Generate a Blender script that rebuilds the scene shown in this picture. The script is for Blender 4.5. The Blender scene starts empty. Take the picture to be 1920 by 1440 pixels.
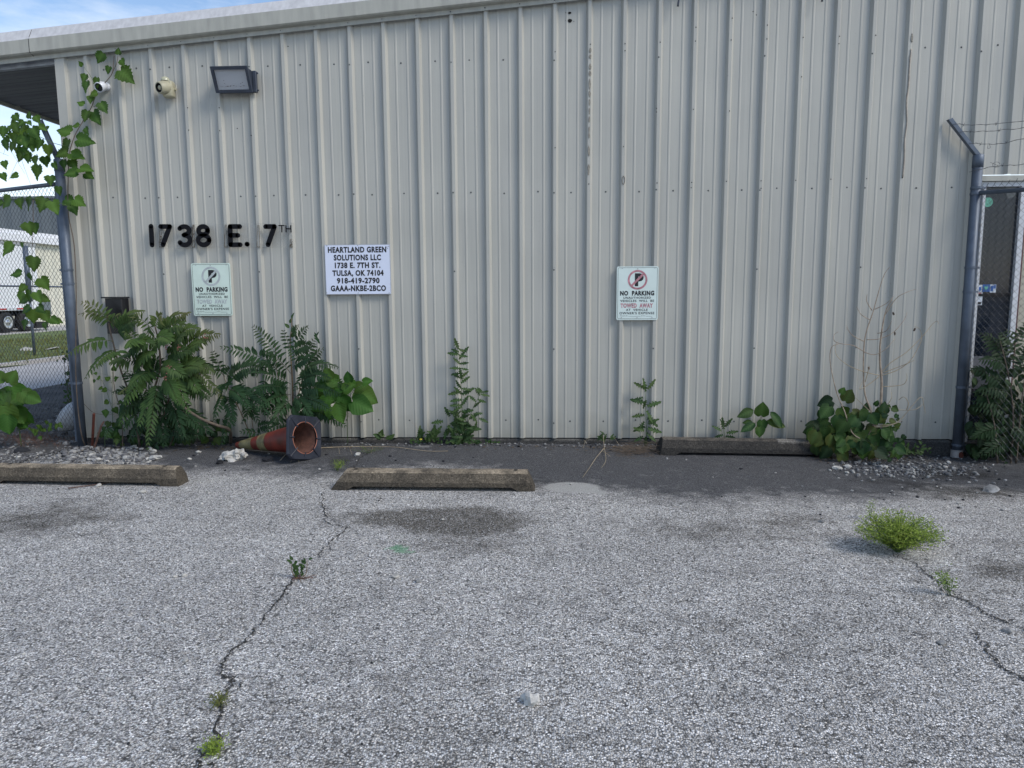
import bpy, bmesh, math, random
from mathutils import Vector, Matrix, noise
random.seed(7)
S = bpy.context.scene
C = S.collection
R = math.radians

# ------------------------------------------------------------ camera
CAM = Vector((4.0359, -6.6177, 1.402)); PITCH, YAW, ROLL, FPX = .1254, -.0482, -.0061, 1332.0
fw = Vector((math.sin(YAW)*math.cos(PITCH), math.cos(YAW)*math.cos(PITCH), -math.sin(PITCH)))
rt = Vector((math.cos(YAW), -math.sin(YAW), 0)); up = rt.cross(fw)
rt, up = math.cos(ROLL)*rt + math.sin(ROLL)*up, -math.sin(ROLL)*rt + math.cos(ROLL)*up
cd = bpy.data.cameras.new('camera'); cam = bpy.data.objects.new('camera', cd); C.objects.link(cam)
cd.sensor_width = 36; cd.lens = 36*FPX/1920; cd.clip_end = 3000; cd.clip_start = .05
m3 = Matrix((rt, up, -fw)).transposed()
cam.matrix_world = Matrix.Translation(CAM) @ m3.to_4x4()
S.camera = cam

# ------------------------------------------------------------ sky and sun
SUN_DIR = Vector((math.cos(R(-30))*math.cos(R(42)), math.sin(R(-30))*math.cos(R(42)), math.sin(R(42))))
w = bpy.data.worlds.new('World'); S.world = w; w.use_nodes = True
nt = w.node_tree; N = nt.nodes; L = nt.links
bg = N['Background']; bg.inputs[1].default_value = .115
sky = N.new('ShaderNodeTexSky'); sky.sky_type = 'NISHITA'; sky.sun_disc = False
sky.sun_elevation = R(42); sky.sun_rotation = R(120)
sky.air_density = 1.0; sky.dust_density = .4; sky.ozone_density = 1.6
tc = N.new('ShaderNodeTexCoord'); mp = N.new('ShaderNodeMapping'); mp.inputs[3].default_value = (1, 1, 3.2)
L.new(tc.outputs['Generated'], mp.inputs[0])
no = N.new('ShaderNodeTexNoise'); no.inputs['Scale'].default_value = 2.6; no.inputs['Detail'].default_value = 9; no.inputs['Roughness'].default_value = .58
L.new(mp.outputs[0], no.inputs[0])
cr = N.new('ShaderNodeValToRGB'); cr.color_ramp.elements[0].position = .54; cr.color_ramp.elements[1].position = .76
L.new(no.outputs[0], cr.inputs[0])
# thin cloud thickens towards the horizon all round
sx = N.new('ShaderNodeSeparateXYZ'); L.new(tc.outputs['Generated'], sx.inputs[0])
mr = N.new('ShaderNodeMapRange'); mr.inputs[1].default_value = .10; mr.inputs[2].default_value = .27; mr.inputs[3].default_value = .85; mr.inputs[4].default_value = 0
L.new(sx.outputs[2], mr.inputs[0])
ad = N.new('ShaderNodeMath'); ad.operation = 'ADD'; ad.use_clamp = True
L.new(cr.outputs[0], ad.inputs[0]); L.new(mr.outputs[0], ad.inputs[1])
mlt = N.new('ShaderNodeMath'); mlt.operation = 'MULTIPLY'; mlt.inputs[1].default_value = .72; L.new(ad.outputs[0], mlt.inputs[0])
mx = N.new('ShaderNodeMix'); mx.data_type = 'RGBA'
L.new(mlt.outputs[0], mx.inputs[0]); L.new(sky.outputs[0], mx.inputs[6]); mx.inputs[7].default_value = (6.1, 6.3, 6.4, 1)
L.new(mx.outputs[2], bg.inputs[0])
sl = bpy.data.lights.new('sun', 'SUN'); sl.energy = 1.6; sl.angle = R(20); sl.color = (1, .93, .83)
so = bpy.data.objects.new('sun', sl); C.objects.link(so)
so.rotation_euler = SUN_DIR.to_track_quat('Z', 'Y').to_euler()
S.view_settings.view_transform = 'Standard'; S.view_settings.look = 'None'
S.view_settings.exposure = 0.76; S.view_settings.gamma = 1

# ------------------------------------------------------------ placing helpers
def ray(px, py): return fw + rt*((px-960)/FPX) - up*((py-720)/FPX)
def W(px, py, d=0.0):                       # the point d metres in front of the wall plane
    v = ray(px, py); return CAM + v*((-d-CAM.y)/v.y)
def sm(a, b, x):
    t = min(1, max(0, (x-a)/(b-a))); return t*t*(3-2*t)
def gz(x, y):
    z = -.1*sm(4.9, 7.7, x)*sm(-2.6, -.3, y) - .03*sm(1, -1.5, x)*sm(-1.2, 0, y)
    if y > .0: z -= .05*sm(0, 1.5, y)
    return z
def G(px, py):                              # the point on the ground
    v = ray(px, py); z = 0
    for _ in range(6):
        P = CAM + v*((z-CAM.z)/v.z); z = gz(P.x, P.y)
    return P
def X(px, X0):                              # px row/col on a plane x = X0
    v = ray(*px); return CAM + v*((X0-CAM.x)/v.x)

# ------------------------------------------------------------ object helpers
def link(name, me, mat=None, parent=None):
    o = bpy.data.objects.new(name, me); C.objects.link(o)
    if mat is not None and me is not None and not me.materials: me.materials.append(mat)
    if parent: o.parent = parent
    return o
def obj(name, bm, mat, parent=None, smooth=False):
    me = bpy.data.meshes.new(name); bm.normal_update(); bm.to_mesh(me); bm.free()
    if smooth:
        for p in me.polygons: p.use_smooth = True
    return link(name, me, mat, parent)
def tag(o, label, cat, group=None, kind=None):
    if label: o['label'] = label
    if cat: o['category'] = cat
    if group: o['group'] = group
    if kind: o['kind'] = kind
    return o
def thing(name, label, cat, loc=(0, 0, 0), group=None, rot=None):
    o = bpy.data.objects.new(name, None); C.objects.link(o); o.location = loc; o.empty_display_size = .1
    if rot: o.rotation_euler = rot
    return tag(o, label, cat, group)
def copy_tree(o, parent=None):
    c = o.copy(); C.objects.link(c); c.parent = parent
    for ch in list(o.children): copy_tree(ch, c)
    return c
BM = bmesh.new
def box(bm, lo, hi, M=None):
    vs = [bm.verts.new((x, y, z)) for x in (lo[0], hi[0]) for y in (lo[1], hi[1]) for z in (lo[2], hi[2])]
    for f in ((0, 1, 3, 2), (4, 6, 7, 5), (0, 4, 5, 1), (2, 3, 7, 6), (0, 2, 6, 4), (1, 5, 7, 3)):
        bm.faces.new([vs[i] for i in f])
    if M:
        for v in vs: v.co = M @ v.co
    return vs
def bevel(bm, w, seg=2):
    bmesh.ops.recalc_face_normals(bm, faces=bm.faces)
    bmesh.ops.bevel(bm, geom=bm.edges[:], offset=w, segments=seg, affect='EDGES', profile=.5)
def tube(bm, pts, r, n=6, cap=True):
    pts = [Vector(p) for p in pts]
    rs = r if isinstance(r, (list, tuple)) else [r]*len(pts)
    rings = []; ref = None
    for i, p in enumerate(pts):
        t = (pts[min(i+1, len(pts)-1)]-pts[max(i-1, 0)]).normalized()
        if ref is None: ref = t.orthogonal().normalized()
        u = (ref - t*ref.dot(t))
        u = u.normalized() if u.length > 1e-5 else t.orthogonal().normalized()
        ref = u; v = t.cross(u)
        rings.append([bm.verts.new(p + (u*math.cos(a)+v*math.sin(a))*rs[i]) for a in [2*math.pi*k/n for k in range(n)]])
    for a, b in zip(rings, rings[1:]):
        for k in range(n): bm.faces.new((a[k], a[(k+1) % n], b[(k+1) % n], b[k]))
    if cap and n > 2: bm.faces.new(rings[0][::-1]); bm.faces.new(rings[-1])
def smooth_pts(pts, sub=4):                 # Catmull-Rom through the points
    pts = [Vector(p) for p in pts]
    if len(pts) < 3: return pts
    out = []
    for i in range(len(pts)-1):
        p0 = pts[max(i-1, 0)]; p1 = pts[i]; p2 = pts[i+1]; p3 = pts[min(i+2, len(pts)-1)]
        for k in range(sub):
            t = k/sub
            out.append(.5*((2*p1)+(p2-p0)*t+(2*p0-5*p1+4*p2-p3)*t*t+(3*p1-p0-3*p2+p3)*t**3))
    out.append(pts[-1]); return out
def lathe(bm, prof, n=24, M=None):
    rings = [[bm.verts.new((r*math.cos(2*math.pi*k/n), r*math.sin(2*math.pi*k/n), z)) for k in range(n)] for r, z in prof]
    for a, b in zip(rings, rings[1:]):
        for k in range(n): bm.faces.new((a[k], a[(k+1) % n], b[(k+1) % n], b[k]))
    if M:
        for rg in rings:
            for v in rg: v.co = M @ v.co
    return rings
def rock(bm, c, r, seed, flat=.7, sub=1, rough=.35):
    M = Matrix.Translation(c) @ Matrix.Rotation(random.uniform(0, 6.3), 4, 'Z') @ Matrix.Rotation(random.uniform(-.4, .4), 4, 'X')
    res = bmesh.ops.create_icosphere(bm, subdivisions=sub, radius=1)
    sc = Vector((random.uniform(.8, 1.3), random.uniform(.7, 1.05), flat*random.uniform(.8, 1.15)))
    for v in res['verts']:
        d = 1 + rough*noise.noise(v.co*1.3+Vector((seed*3.1, seed*1.7, 0))) + rough*.5*noise.noise(v.co*3.1+Vector((seed, 5, 0)))
        q = Vector((v.co.x*sc.x, v.co.y*sc.y, v.co.z*sc.z))*d*r
        v.co = M @ q

# ------------------------------------------------------------ materials
def mat(name, col, rough=.6, var=.0, scale=8, bump=0, bscale=40, metal=0, spec=.5, stretch=None, detail=5):
    m = bpy.data.materials.new(name); m.use_nodes = True; nt = m.node_tree; N = nt.nodes; L = nt.links
    b = N['Principled BSDF']; b.inputs['Base Color'].default_value = (*col, 1); b.inputs['Roughness'].default_value = rough
    b.inputs['Metallic'].default_value = metal; b.inputs['Specular IOR Level'].default_value = spec
    g = N.new('ShaderNodeNewGeometry'); src = g.outputs['Position']
    if stretch:
        mp = N.new('ShaderNodeMapping'); mp.inputs[3].default_value = stretch; L.new(src, mp.inputs[0]); src = mp.outputs[0]
    if var:
        n = N.new('ShaderNodeTexNoise'); n.inputs['Scale'].default_value = scale; n.inputs['Detail'].default_value = detail; L.new(src, n.inputs[0])
        mr = N.new('ShaderNodeMapRange'); mr.inputs[1].default_value = .3; mr.inputs[2].default_value = .7
        mr.inputs[3].default_value = 1-var; mr.inputs[4].default_value = 1+var; L.new(n.outputs[0], mr.inputs[0])
        v = N.new('ShaderNodeVectorMath'); v.operation = 'SCALE'; v.inputs[0].default_value = col; L.new(mr.outputs[0], v.inputs['Scale'])
        L.new(v.outputs[0], b.inputs['Base Color'])
        r = N.new('ShaderNodeMapRange'); r.inputs[1].default_value = .3; r.inputs[2].default_value = .7
        r.inputs[3].default_value = max(0, rough-.08); r.inputs[4].default_value = min(1, rough+.1); L.new(n.outputs[0], r.inputs[0]); L.new(r.outputs[0], b.inputs['Roughness'])
    if bump:
        n2 = N.new('ShaderNodeTexNoise'); n2.inputs['Scale'].default_value = bscale; n2.inputs['Detail'].default_value = 6; L.new(src, n2.inputs[0])
        bp = N.new('ShaderNodeBump'); bp.inputs['Strength'].default_value = bump; bp.inputs['Distance'].default_value = .01
        L.new(n2.outputs[0], bp.inputs['Height']); L.new(bp.outputs[0], b.inputs['Normal'])
    return m
class NB:                                    # small node-building helper
    def __init__(s, m): s.nt = m.node_tree; s.N = s.nt.nodes; s.L = s.nt.links
    def pos(s): return s.N.new('ShaderNodeNewGeometry').outputs['Position']
    def map(s, src, sc):
        n = s.N.new('ShaderNodeMapping'); n.inputs[3].default_value = sc; s.L.new(src, n.inputs[0]); return n.outputs[0]
    def noise(s, src, scale, detail=5, rough=.5):
        n = s.N.new('ShaderNodeTexNoise'); n.inputs['Scale'].default_value = scale; n.inputs['Detail'].default_value = detail; n.inputs['Roughness'].default_value = rough
        s.L.new(src, n.inputs[0]); return n.outputs[0]
    def ramp(s, src, stops):
        n = s.N.new('ShaderNodeValToRGB'); e = n.color_ramp.elements
        while len(e) < len(stops): e.new(.5)
        for el, (p, c) in zip(e, stops): el.position = p; el.color = (*((c,)*3 if isinstance(c, (int, float)) else c), 1)
        s.L.new(src, n.inputs[0]); return n.outputs[0]
    def mix(s, f, a, b, mode='MIX'):
        n = s.N.new('ShaderNodeMix'); n.data_type = 'RGBA'; n.blend_type = mode
        for i, v in ((0, f), (6, a), (7, b)):
            if isinstance(v, (int, float)): n.inputs[i].default_value = v if i == 0 else (v, v, v, 1)
            elif isinstance(v, tuple): n.inputs[i].default_value = (*v, 1)
            else: s.L.new(v, n.inputs[i])
        return n.outputs[2]
    def math(s, op, a, b=0, clamp=False):
        n = s.N.new('ShaderNodeMath'); n.operation = op; n.use_clamp = clamp
        for i, v in ((0, a), (1, b)):
            if isinstance(v, (int, float)): n.inputs[i].default_value = v
            else: s.L.new(v, n.inputs[i])
        return n.outputs[0]
    def attr(s, name): n = s.N.new('ShaderNodeAttribute'); n.attribute_name = name; return n.outputs['Fac']
    def bump(s, h, strength, dist, bsdf):
        n = s.N.new('ShaderNodeBump'); n.inputs['Strength'].default_value = strength; n.inputs['Distance'].default_value = dist
        s.L.new(h, n.inputs['Height']); s.L.new(n.outputs[0], bsdf.inputs['Normal'])

def asphalt_mat():
    m = mat('asphalt', (.2, .2, .2), .85); k = NB(m); b = k.N['Principled BSDF']; p = k.pos()
    wob = k.noise(p, 60, 2)
    def stones(scale, lo, mid, hi):
        v = k.N.new('ShaderNodeTexVoronoi'); v.inputs['Scale'].default_value = scale; k.L.new(p, v.inputs[0])
        sp = k.N.new('ShaderNodeSeparateColor'); k.L.new(v.outputs['Color'], sp.inputs[0])
        c = k.ramp(sp.outputs[0], [(0, lo), (.24, lo*1.8), (.42, mid*.8), (.75, hi*.72), (1, hi)])
        e = k.math('MULTIPLY', v.outputs['Distance'], 1.0)
        e = k.ramp(e, [(.0, 1.0), (.40, 1.0), (.66, .30)])
        return k.mix(1, c, e, 'MULTIPLY'), v.outputs['Distance'], sp.outputs[1]
    c1, d1, r1 = stones(135, .10, .55, .92)
    c2, d2, r2 = stones(270, .10, .50, .88)
    sel = k.ramp(k.noise(p, 30, 3), [(.42, 0.), (.58, 1.)])
    col = k.mix(k.math('MULTIPLY', sel, .65), c1, c2); col = k.mix(1, col, 1.32, 'MULTIPLY')
    warm = k.ramp(r1, [(0, (1.0, .935, .84)), (.5, (1.0, .98, .94)), (1, (.98, .98, .98))])
    col = k.mix(1, col, warm, 'MULTIPLY')
    big = k.ramp(k.noise(p, .9, 6, .6), [(.3, .86), (.7, 1.08)])
    col = k.mix(1, col, big, 'MULTIPLY')
    mid = k.ramp(k.noise(p, 5, 7, .75), [(.32, .76), (.5, 1.0), (.7, 1.07)])
    col = k.mix(1, col, mid, 'MULTIPLY')
    pit = k.ramp(k.noise(p, 34, 3, .6), [(.30, .30), (.36, 1.0)])
    col = k.mix(1, col, pit, 'MULTIPLY')
    # finer, dark, unworn asphalt beside the wall
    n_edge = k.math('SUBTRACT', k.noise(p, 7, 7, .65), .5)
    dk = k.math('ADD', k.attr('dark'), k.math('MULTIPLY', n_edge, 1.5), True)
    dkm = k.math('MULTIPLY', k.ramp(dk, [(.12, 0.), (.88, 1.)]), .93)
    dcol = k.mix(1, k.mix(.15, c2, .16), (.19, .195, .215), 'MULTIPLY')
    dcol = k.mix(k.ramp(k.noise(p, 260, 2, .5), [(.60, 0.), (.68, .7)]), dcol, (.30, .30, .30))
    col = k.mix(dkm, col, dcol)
    # oil and dirt stains: binder darkens, some stones stay pale
    st = k.math('ADD', k.attr('stain'), k.math('MULTIPLY', n_edge, 1.7), True)
    stm = k.math('MULTIPLY', k.math('MULTIPLY', k.ramp(st, [(.15, 0.), (.80, 1.)]), .88), k.ramp(r1, [(.55, 1.), (.95, .45)]))
    scol = k.mix(1, col, (.22, .205, .18), 'MULTIPLY')
    col = k.mix(stm, col, scol)
    # pale worn blotches
    pl = k.math('ADD', k.attr('pale'), k.math('MULTIPLY', n_edge, .8), True)
    col = k.mix(k.ramp(pl, [(.4, 0.), (.6, .8)]), col, k.mix(.6, c2, (.50, .49, .45)))
    gp = k.math('ADD', k.attr('green'), k.math('MULTIPLY', k.math('SUBTRACT', k.noise(p, 40, 3), .5), 1.2), True)
    col = k.mix(k.ramp(gp, [(.45, 0.), (.8, .5)]), col, (.10, .36, .17))
    k.L.new(col, b.inputs['Base Color'])
    h = k.math('ADD', k.math('MULTIPLY', d1, -1.0), k.math('MULTIPLY', d2, -.4))
    h = k.math('ADD', h, k.math('MULTIPLY', k.noise(p, 14, 4), 1.2))
    k.bump(h, .8, .008, b); b.inputs['Specular IOR Level'].default_value = .25
    return m
def wall_mat():
    m = mat('painted_metal', (.45, .45, .42), .42); k = NB(m); b = k.N['Principled BSDF']; p = k.pos()
    s1 = k.noise(k.map(p, (9, 1, .35)), 1.0, 6, .6)
    s2 = k.noise(k.map(p, (40, 40, .8)), 1.0, 4)
    s3 = k.noise(p, 1.1, 5)
    col = k.mix(k.ramp(s1, [(.35, 0.), (.7, 1.)]), (.420, .416, .374), (.378, .377, .348))
    col = k.mix(k.ramp(s2, [(.45, 0.), (.75, .35)]), col, (.30, .30, .28))
    col = k.mix(1, col, k.ramp(s3, [(.3, .93), (.7, 1.04)]), 'MULTIPLY')
    sp = k.noise(p, 55, 2, .5)
    col = k.mix(k.ramp(sp, [(.70, 0.), (.76, .35)]), col, (.17, .17, .14))
    # splash dirt at the foot of the sheets
    z = k.N.new('ShaderNodeSeparateXYZ'); k.L.new(p, z.inputs[0])
    zz = k.math('ADD', z.outputs[2], k.math('MULTIPLY', k.noise(p, 5, 5), -.5))
    col = k.mix(k.ramp(k.math('ADD', zz, .3), [(.0, .55), (.38, 0.)]), col, (.22, .215, .18))
    k.L.new(col, b.inputs['Base Color'])
    k.L.new(k.ramp(s3, [(.3, .36), (.7, .5)]), b.inputs['Roughness'])
    k.bump(k.math('ADD', k.noise(k.map(p, (3, 1, .8)), 1.0, 3), k.math('MULTIPLY', k.noise(p, 120, 2), .05)), .35, .02, b)
    return m
def concrete_mat(name, base, dark, dmul=1.0, patch=False):
    m = mat(name, base, .9); k = NB(m); b = k.N['Principled BSDF']; p = k.pos()
    v = k.N.new('ShaderNodeTexVoronoi'); v.inputs['Scale'].default_value = 130; k.L.new(p, v.inputs[0])
    sp = k.N.new('ShaderNodeSeparateColor'); k.L.new(v.outputs['Color'], sp.inputs[0])
    grit = k.ramp(sp.outputs[0], [(0, .55), (.5, .95), (.9, 1.1), (1, 1.6)])
    big = k.ramp(k.noise(p, 5, 7, .7), [(.36, 0.), (.68, 1.)])
    col = k.mix(k.math('MULTIPLY', big, dmul), base, dark)
    # dark tone on faces that look sideways, base tone kept on tops
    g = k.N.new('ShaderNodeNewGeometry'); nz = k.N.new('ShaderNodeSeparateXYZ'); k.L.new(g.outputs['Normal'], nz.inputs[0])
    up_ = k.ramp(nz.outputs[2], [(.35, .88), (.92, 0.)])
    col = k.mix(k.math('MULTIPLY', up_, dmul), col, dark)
    col = k.mix(1, col, grit, 'MULTIPLY')
    k.L.new(col, b.inputs['Base Color'])
    k.bump(k.math('ADD', k.noise(p, 90, 5), k.math('MULTIPLY', k.noise(p, 18, 4), 1.5)), .7, .008, b); b.inputs['Specular IOR Level'].default_value = .2
    return m
def leaf_mat(name, g0, g1, tip, transl=.24, rough=.55):
    g0 = (g0[0]*.66, g0[1]*.66, g0[2]*.52); g1 = (g1[0]*.74, g1[1]*.70, g1[2]*.52); tip = tuple(c*.8 for c in tip)
    m = mat(name, g0, rough); k = NB(m); b = k.N['Principled BSDF']
    oi = k.N.new('ShaderNodeObjectInfo').outputs['Random']
    n = k.noise(k.pos(), 9, 3)
    f = k.math('ADD', k.math('MULTIPLY', oi, .7), k.math('MULTIPLY', n, .5))
    col = k.mix(k.ramp(f, [(.2, 0.), (.9, 1.)]), g0, g1)
    col = k.mix(k.attr('tint'), col, tip)
    vein = k.attr('vein'); col = k.mix(k.math('MULTIPLY', vein, .35), col, tuple(min(1, c*1.9+.03) for c in g1))
    ph = k.math('MULTIPLY', k.math('SUBTRACT', k.attr('ly'), k.math('MULTIPLY', k.math('ABSOLUTE', k.attr('lx')), .75)), 42.0)
    sv = k.ramp(k.math('SINE', ph), [(.80, 0.), (.98, 1.)])
    col = k.mix(k.math('MULTIPLY', sv, .10), col, tuple(min(1, c*2+.03) for c in g1))
    edge = k.ramp(k.noise(k.pos(), 38, 3, .6), [(.66, 0.), (.74, .55)])
    col = k.mix(edge, col, (.10, .09, .03))
    k.bump(k.math('SINE', ph), .14, .004, b)
    k.L.new(col, b.inputs['Base Color']); b.inputs['Specular IOR Level'].default_value = .2
    tr = k.N.new('ShaderNodeBsdfTranslucent')
    k.L.new(k.mix(1, col, (1.1, 1.35, .5), 'MULTIPLY'), tr.inputs[0])
    ms = k.N.new('ShaderNodeMixShader'); ms.inputs[0].default_value = transl
    k.L.new(b.outputs[0], ms.inputs[1]); k.L.new(tr.outputs[0], ms.inputs[2])
    k.L.new(ms.outputs[0], k.N['Material Output'].inputs[0])
    return m
M = dict(
    asphalt=asphalt_mat(), wall=wall_mat(),
    trim=mat('trim_metal', (.36, .36, .32), .5, .14, 3, .15, 60, stretch=(6, 6, 1)),
    trimtop=mat('trim_metal_pale', (.50, .50, .51), .6, .12, 4, 0, 60, stretch=(7, 7, .6)),  # paler tone for the sloping cap above the rake face
    galv=mat('galvanized_steel', (.10, .125, .165), .5, .2, 9, .1, 90, metal=.35),
    wire=mat('fence_wire', (.075, .08, .085), .55, .2, 20, metal=.3),
    barb=mat('barbed_wire_steel', (.12, .12, .12), .6, .3, 30, metal=.3),
    soffit=mat('roof_sheet_underside', (.13, .14, .15), .6, .12, 3),
    found=concrete_mat('foundation_concrete', (.15, .145, .13), (.035, .035, .035), 1.0),
    stop=concrete_mat('wheel_stop_concrete', (.38, .315, .23), (.050, .044, .036), 1.0),
    stopdark=concrete_mat('mossy_concrete', (.16, .14, .115), (.025, .025, .025), 1.0),
    hole=mat('dark_hole', (.006, .006, .006), .9),
    gap=mat('dark_joint', (.01, .01, .012), .9),
    screw=mat('screw_head', (.09, .10, .10), .5, metal=.3),
    caulk=mat('old_caulk', (.25, .235, .20), .8, .25, 60, .3, 90),
    glue=mat('brown_adhesive', (.13, .11, .085), .7, .7, 70, .5, 120),
    black=mat('black_letter_paint', (.004, .004, .006), .6, spec=.2),
    ink=mat('black_ink', (.008, .008, .012), .6),
    signw=mat('white_sign_face', (.62, .67, .80), .35, .03, 6),
    signg=mat('greenish_white_sign_face', (.56, .67, .60), .35, .06, 8),
    signr=mat('white_sign_face_aged', (.60, .70, .67), .35, .04, 8),
    pink=mat('faded_red_ink', (.42, .19, .22), .6, .35, 30),
    fgrey=mat('faded_grey_ink', (.40, .44, .45), .6, .2, 25),
    edge=mat('sign_edge', (.30, .31, .32), .5),
    lampframe=mat('slate_lamp_housing', (.035, .045, .065), .45, .2, 15),
    beige=mat('beige_plastic', (.36, .34, .24), .5, .1, 25),
    whitep=mat('white_plastic', (.62, .64, .68), .35, .05, 30),
    blackp=mat('black_plastic', (.012, .012, .014), .4),
    mailbox=mat('black_painted_steel', (.008, .008, .010), .4, .2, 12),
    cone=mat('dirty_orange_vinyl', (.15, .022, .012), .55, .5, 9, .2, 50),
    conein=mat('dusty_cone_inside', (.12, .055, .04), .9, .35, 20, .5, 60),
    conerim=mat('cone_rim', (.33, .13, .085), .6, .3, 20),
    coneband=mat('dirty_reflective_band', (.20, .17, .08), .5, .55, 18, .2, 60),
    conebase=mat('black_rubber', (.012, .015, .026), .55, .3, 12, .2, 60),
    lime=mat('limestone', (.42, .41, .38), .9, .3, 30, .6, 60),
    limed=mat('dusty_limestone', (.23, .23, .225), .9, .4, 30, .6, 60),
    limeb=mat('bright_limestone', (.50, .49, .46), .9, .2, 60, .5, 80),
    dustd=mat('dirty_limestone', (.11, .11, .115), .9, .4, 30, .6, 60),
    tar=mat('asphalt_lump', (.012, .013, .017), .8, .3, 40, .8, 80),
    bark=mat('grey_brown_bark', (.11, .085, .065), .85, .3, 40, .5, 70),
    dead=mat('dry_stem', (.30, .24, .18), .8, .4, 25, .3, 90),
    straw=mat('pale_dry_stem', (.34, .28, .19), .8, .3, 20),
    redstick=mat('rusty_brown_stick', (.11, .06, .045), .8, .3, 20, .4, 60),
    rust=mat('rust', (.10, .025, .015), .85, .4, 30, .4, 60),
    gstem=mat('green_stem', (.08, .13, .05), .6, .2, 20),
    rstem=mat('reddish_stem', (.15, .10, .05), .6, .25, 20),
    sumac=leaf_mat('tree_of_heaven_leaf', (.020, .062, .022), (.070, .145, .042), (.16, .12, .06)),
    shade=leaf_mat('shade_dark_leaf', (.010, .032, .014), (.022, .060, .024), (.06, .06, .03)),  # shade inside dense foliage, put into the leaf colour
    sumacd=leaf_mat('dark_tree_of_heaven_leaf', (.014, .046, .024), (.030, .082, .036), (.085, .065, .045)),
    heart=leaf_mat('broad_heart_leaf', (.035, .115, .022), (.06, .165, .03), (.12, .14, .03)),
    heartd=leaf_mat('dark_heart_leaf', (.022, .072, .030), (.055, .13, .030), (.13, .12, .03)),
    vine=leaf_mat('vine_leaf', (.035, .095, .022), (.085, .18, .035), (.12, .16, .03)),
    lettuce=leaf_mat('prickly_weed_leaf', (.028, .075, .035), (.06, .12, .045), (.10, .13, .05)),
    limegreen=leaf_mat('lime_green_sprig', (.16, .30, .05), (.30, .44, .08), (.3, .3, .1)),
    grass=mat('rough_grass', (.11, .15, .045), .9, .45, 2.2, .5, 30),
    grassb=leaf_mat('grass_blade', (.10, .15, .04), (.18, .21, .07), (.3, .27, .14)),
    street=mat('street_concrete', (.40, .39, .38), .85, .12, .8, .3, 30),
    yard=mat('dark_yard_soil', (.062, .058, .055), .95, .5, 8, .8, 30),
    earth=mat('bare_earth', (.10, .095, .075), .95, .35, .6, .5, 10),
    truckw=mat('white_trailer_skin', (.74, .75, .78), .4, .03, 2),
    cream=mat('cream_sheet', (.62, .60, .50), .5, .05, 2),
    greyw=mat('grey_sheet', (.15, .175, .19), .5, .06, .4),
    tyre=mat('tyre_rubber', (.015, .015, .016), .8),
    chrome=mat('polished_rim', (.55, .55, .57), .3, metal=.8),
    red=mat('red_marker', (.45, .02, .02), .4),
    doorw=mat('white_door_frame', (.55, .57, .60), .4, .06, 10),
    doorb=mat('beige_door_trim', (.38, .36, .29), .5, .08, 10),
    doorred=mat('dark_red_strip', (.09, .03, .03), .5),
    kick=mat('grey_door_panel', (.13, .14, .165), .5, .15, 5),
    blind=mat('dark_blind_slat', (.045, .05, .058), .6, .1, 10),
    stickg=mat('green_sticker', (.10, .32, .24), .5, .5, 60),
    stickb=mat('blue_sticker', (.02, .09, .30), .5, .3, 60),
    stickw=mat('white_sticker', (.55, .60, .66), .5),
)
def glass_mat(name, col, rough, alpha):
    m = mat(name, col, rough); b = m.node_tree.nodes['Principled BSDF']; b.inputs['Alpha'].default_value = alpha; return m
M['dglass'] = glass_mat('tinted_door_glass', (.012, .018, .030), .07, .78)
M['acrylic'] = glass_mat('clear_acrylic', (.40, .41, .40), .15, .07)
M['lens'] = glass_mat('dusty_lamp_lens', (.50, .52, .55), .25, .75)

# ------------------------------------------------------------ ground
PZ = [(-.4, .0)]
dark_blobs = []   # (x, y, rx, ry, strength)
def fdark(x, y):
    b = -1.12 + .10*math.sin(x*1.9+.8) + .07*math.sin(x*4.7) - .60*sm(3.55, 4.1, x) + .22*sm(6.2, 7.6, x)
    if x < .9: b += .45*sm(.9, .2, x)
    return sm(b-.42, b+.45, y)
def blob(x, y, cx, cy, rx, ry, rot=0):
    dx, dy = x-cx, y-cy; c, s = math.cos(rot), math.sin(rot); dx, dy = dx*c+dy*s, -dx*s+dy*c
    q = (dx/rx)**2+(dy/ry)**2; return max(0, 1-q) if q < 1 else 0
stain_l = []
for px, py, w_, h_, s in ((860, 972, .62, .34, 1.0), (720, 970, .55, .22, .62), (880, 1010, .6, .4, .5), (80, 965, .55, .42, .62), (215, 970, .22, .10, .5), (1480, 972, .42, .2, .5), (1420, 1000, .6, .3, .45),
                          (1250, 990, .5, .3, .3), (1830, 925, .7, .3, .7), (1790, 890, .6, .3, .6), (1900, 1070, .25, .2, .55), (1870, 1018, .22, .12, .5), (1690, 905, .5, .16, .5), (1830, 1100, .6, .5, .3),
                          (640, 865, .16, .3, .6), (1690, 1015, .4, .16, .45), (800, 1360, 1.1, .5, .22), (1300, 1200, .9, .5, .22), (60, 1000, .8, .4, .3), (960, 900, .5, .25, .3), (1650, 1180, .8, .5, .12)):
    g = G(px, py); stain_l.append((g.x, g.y, w_, h_, s))
pale_l = [(*G(1072, 914).xy, .27, .20, 1.2), (*G(1130, 925).xy, .12, .1, .6), (*G(790, 838).xy, .2, .12, .55), (*G(1350, 885).xy, .5, .1, .35), (*G(770, 935).xy, .9, .08, .45)]
green_l = [(*G(745, 1028).xy, .085, .075, 1.2), (*G(765, 1036).xy, .06, .05, .9)]
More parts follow.
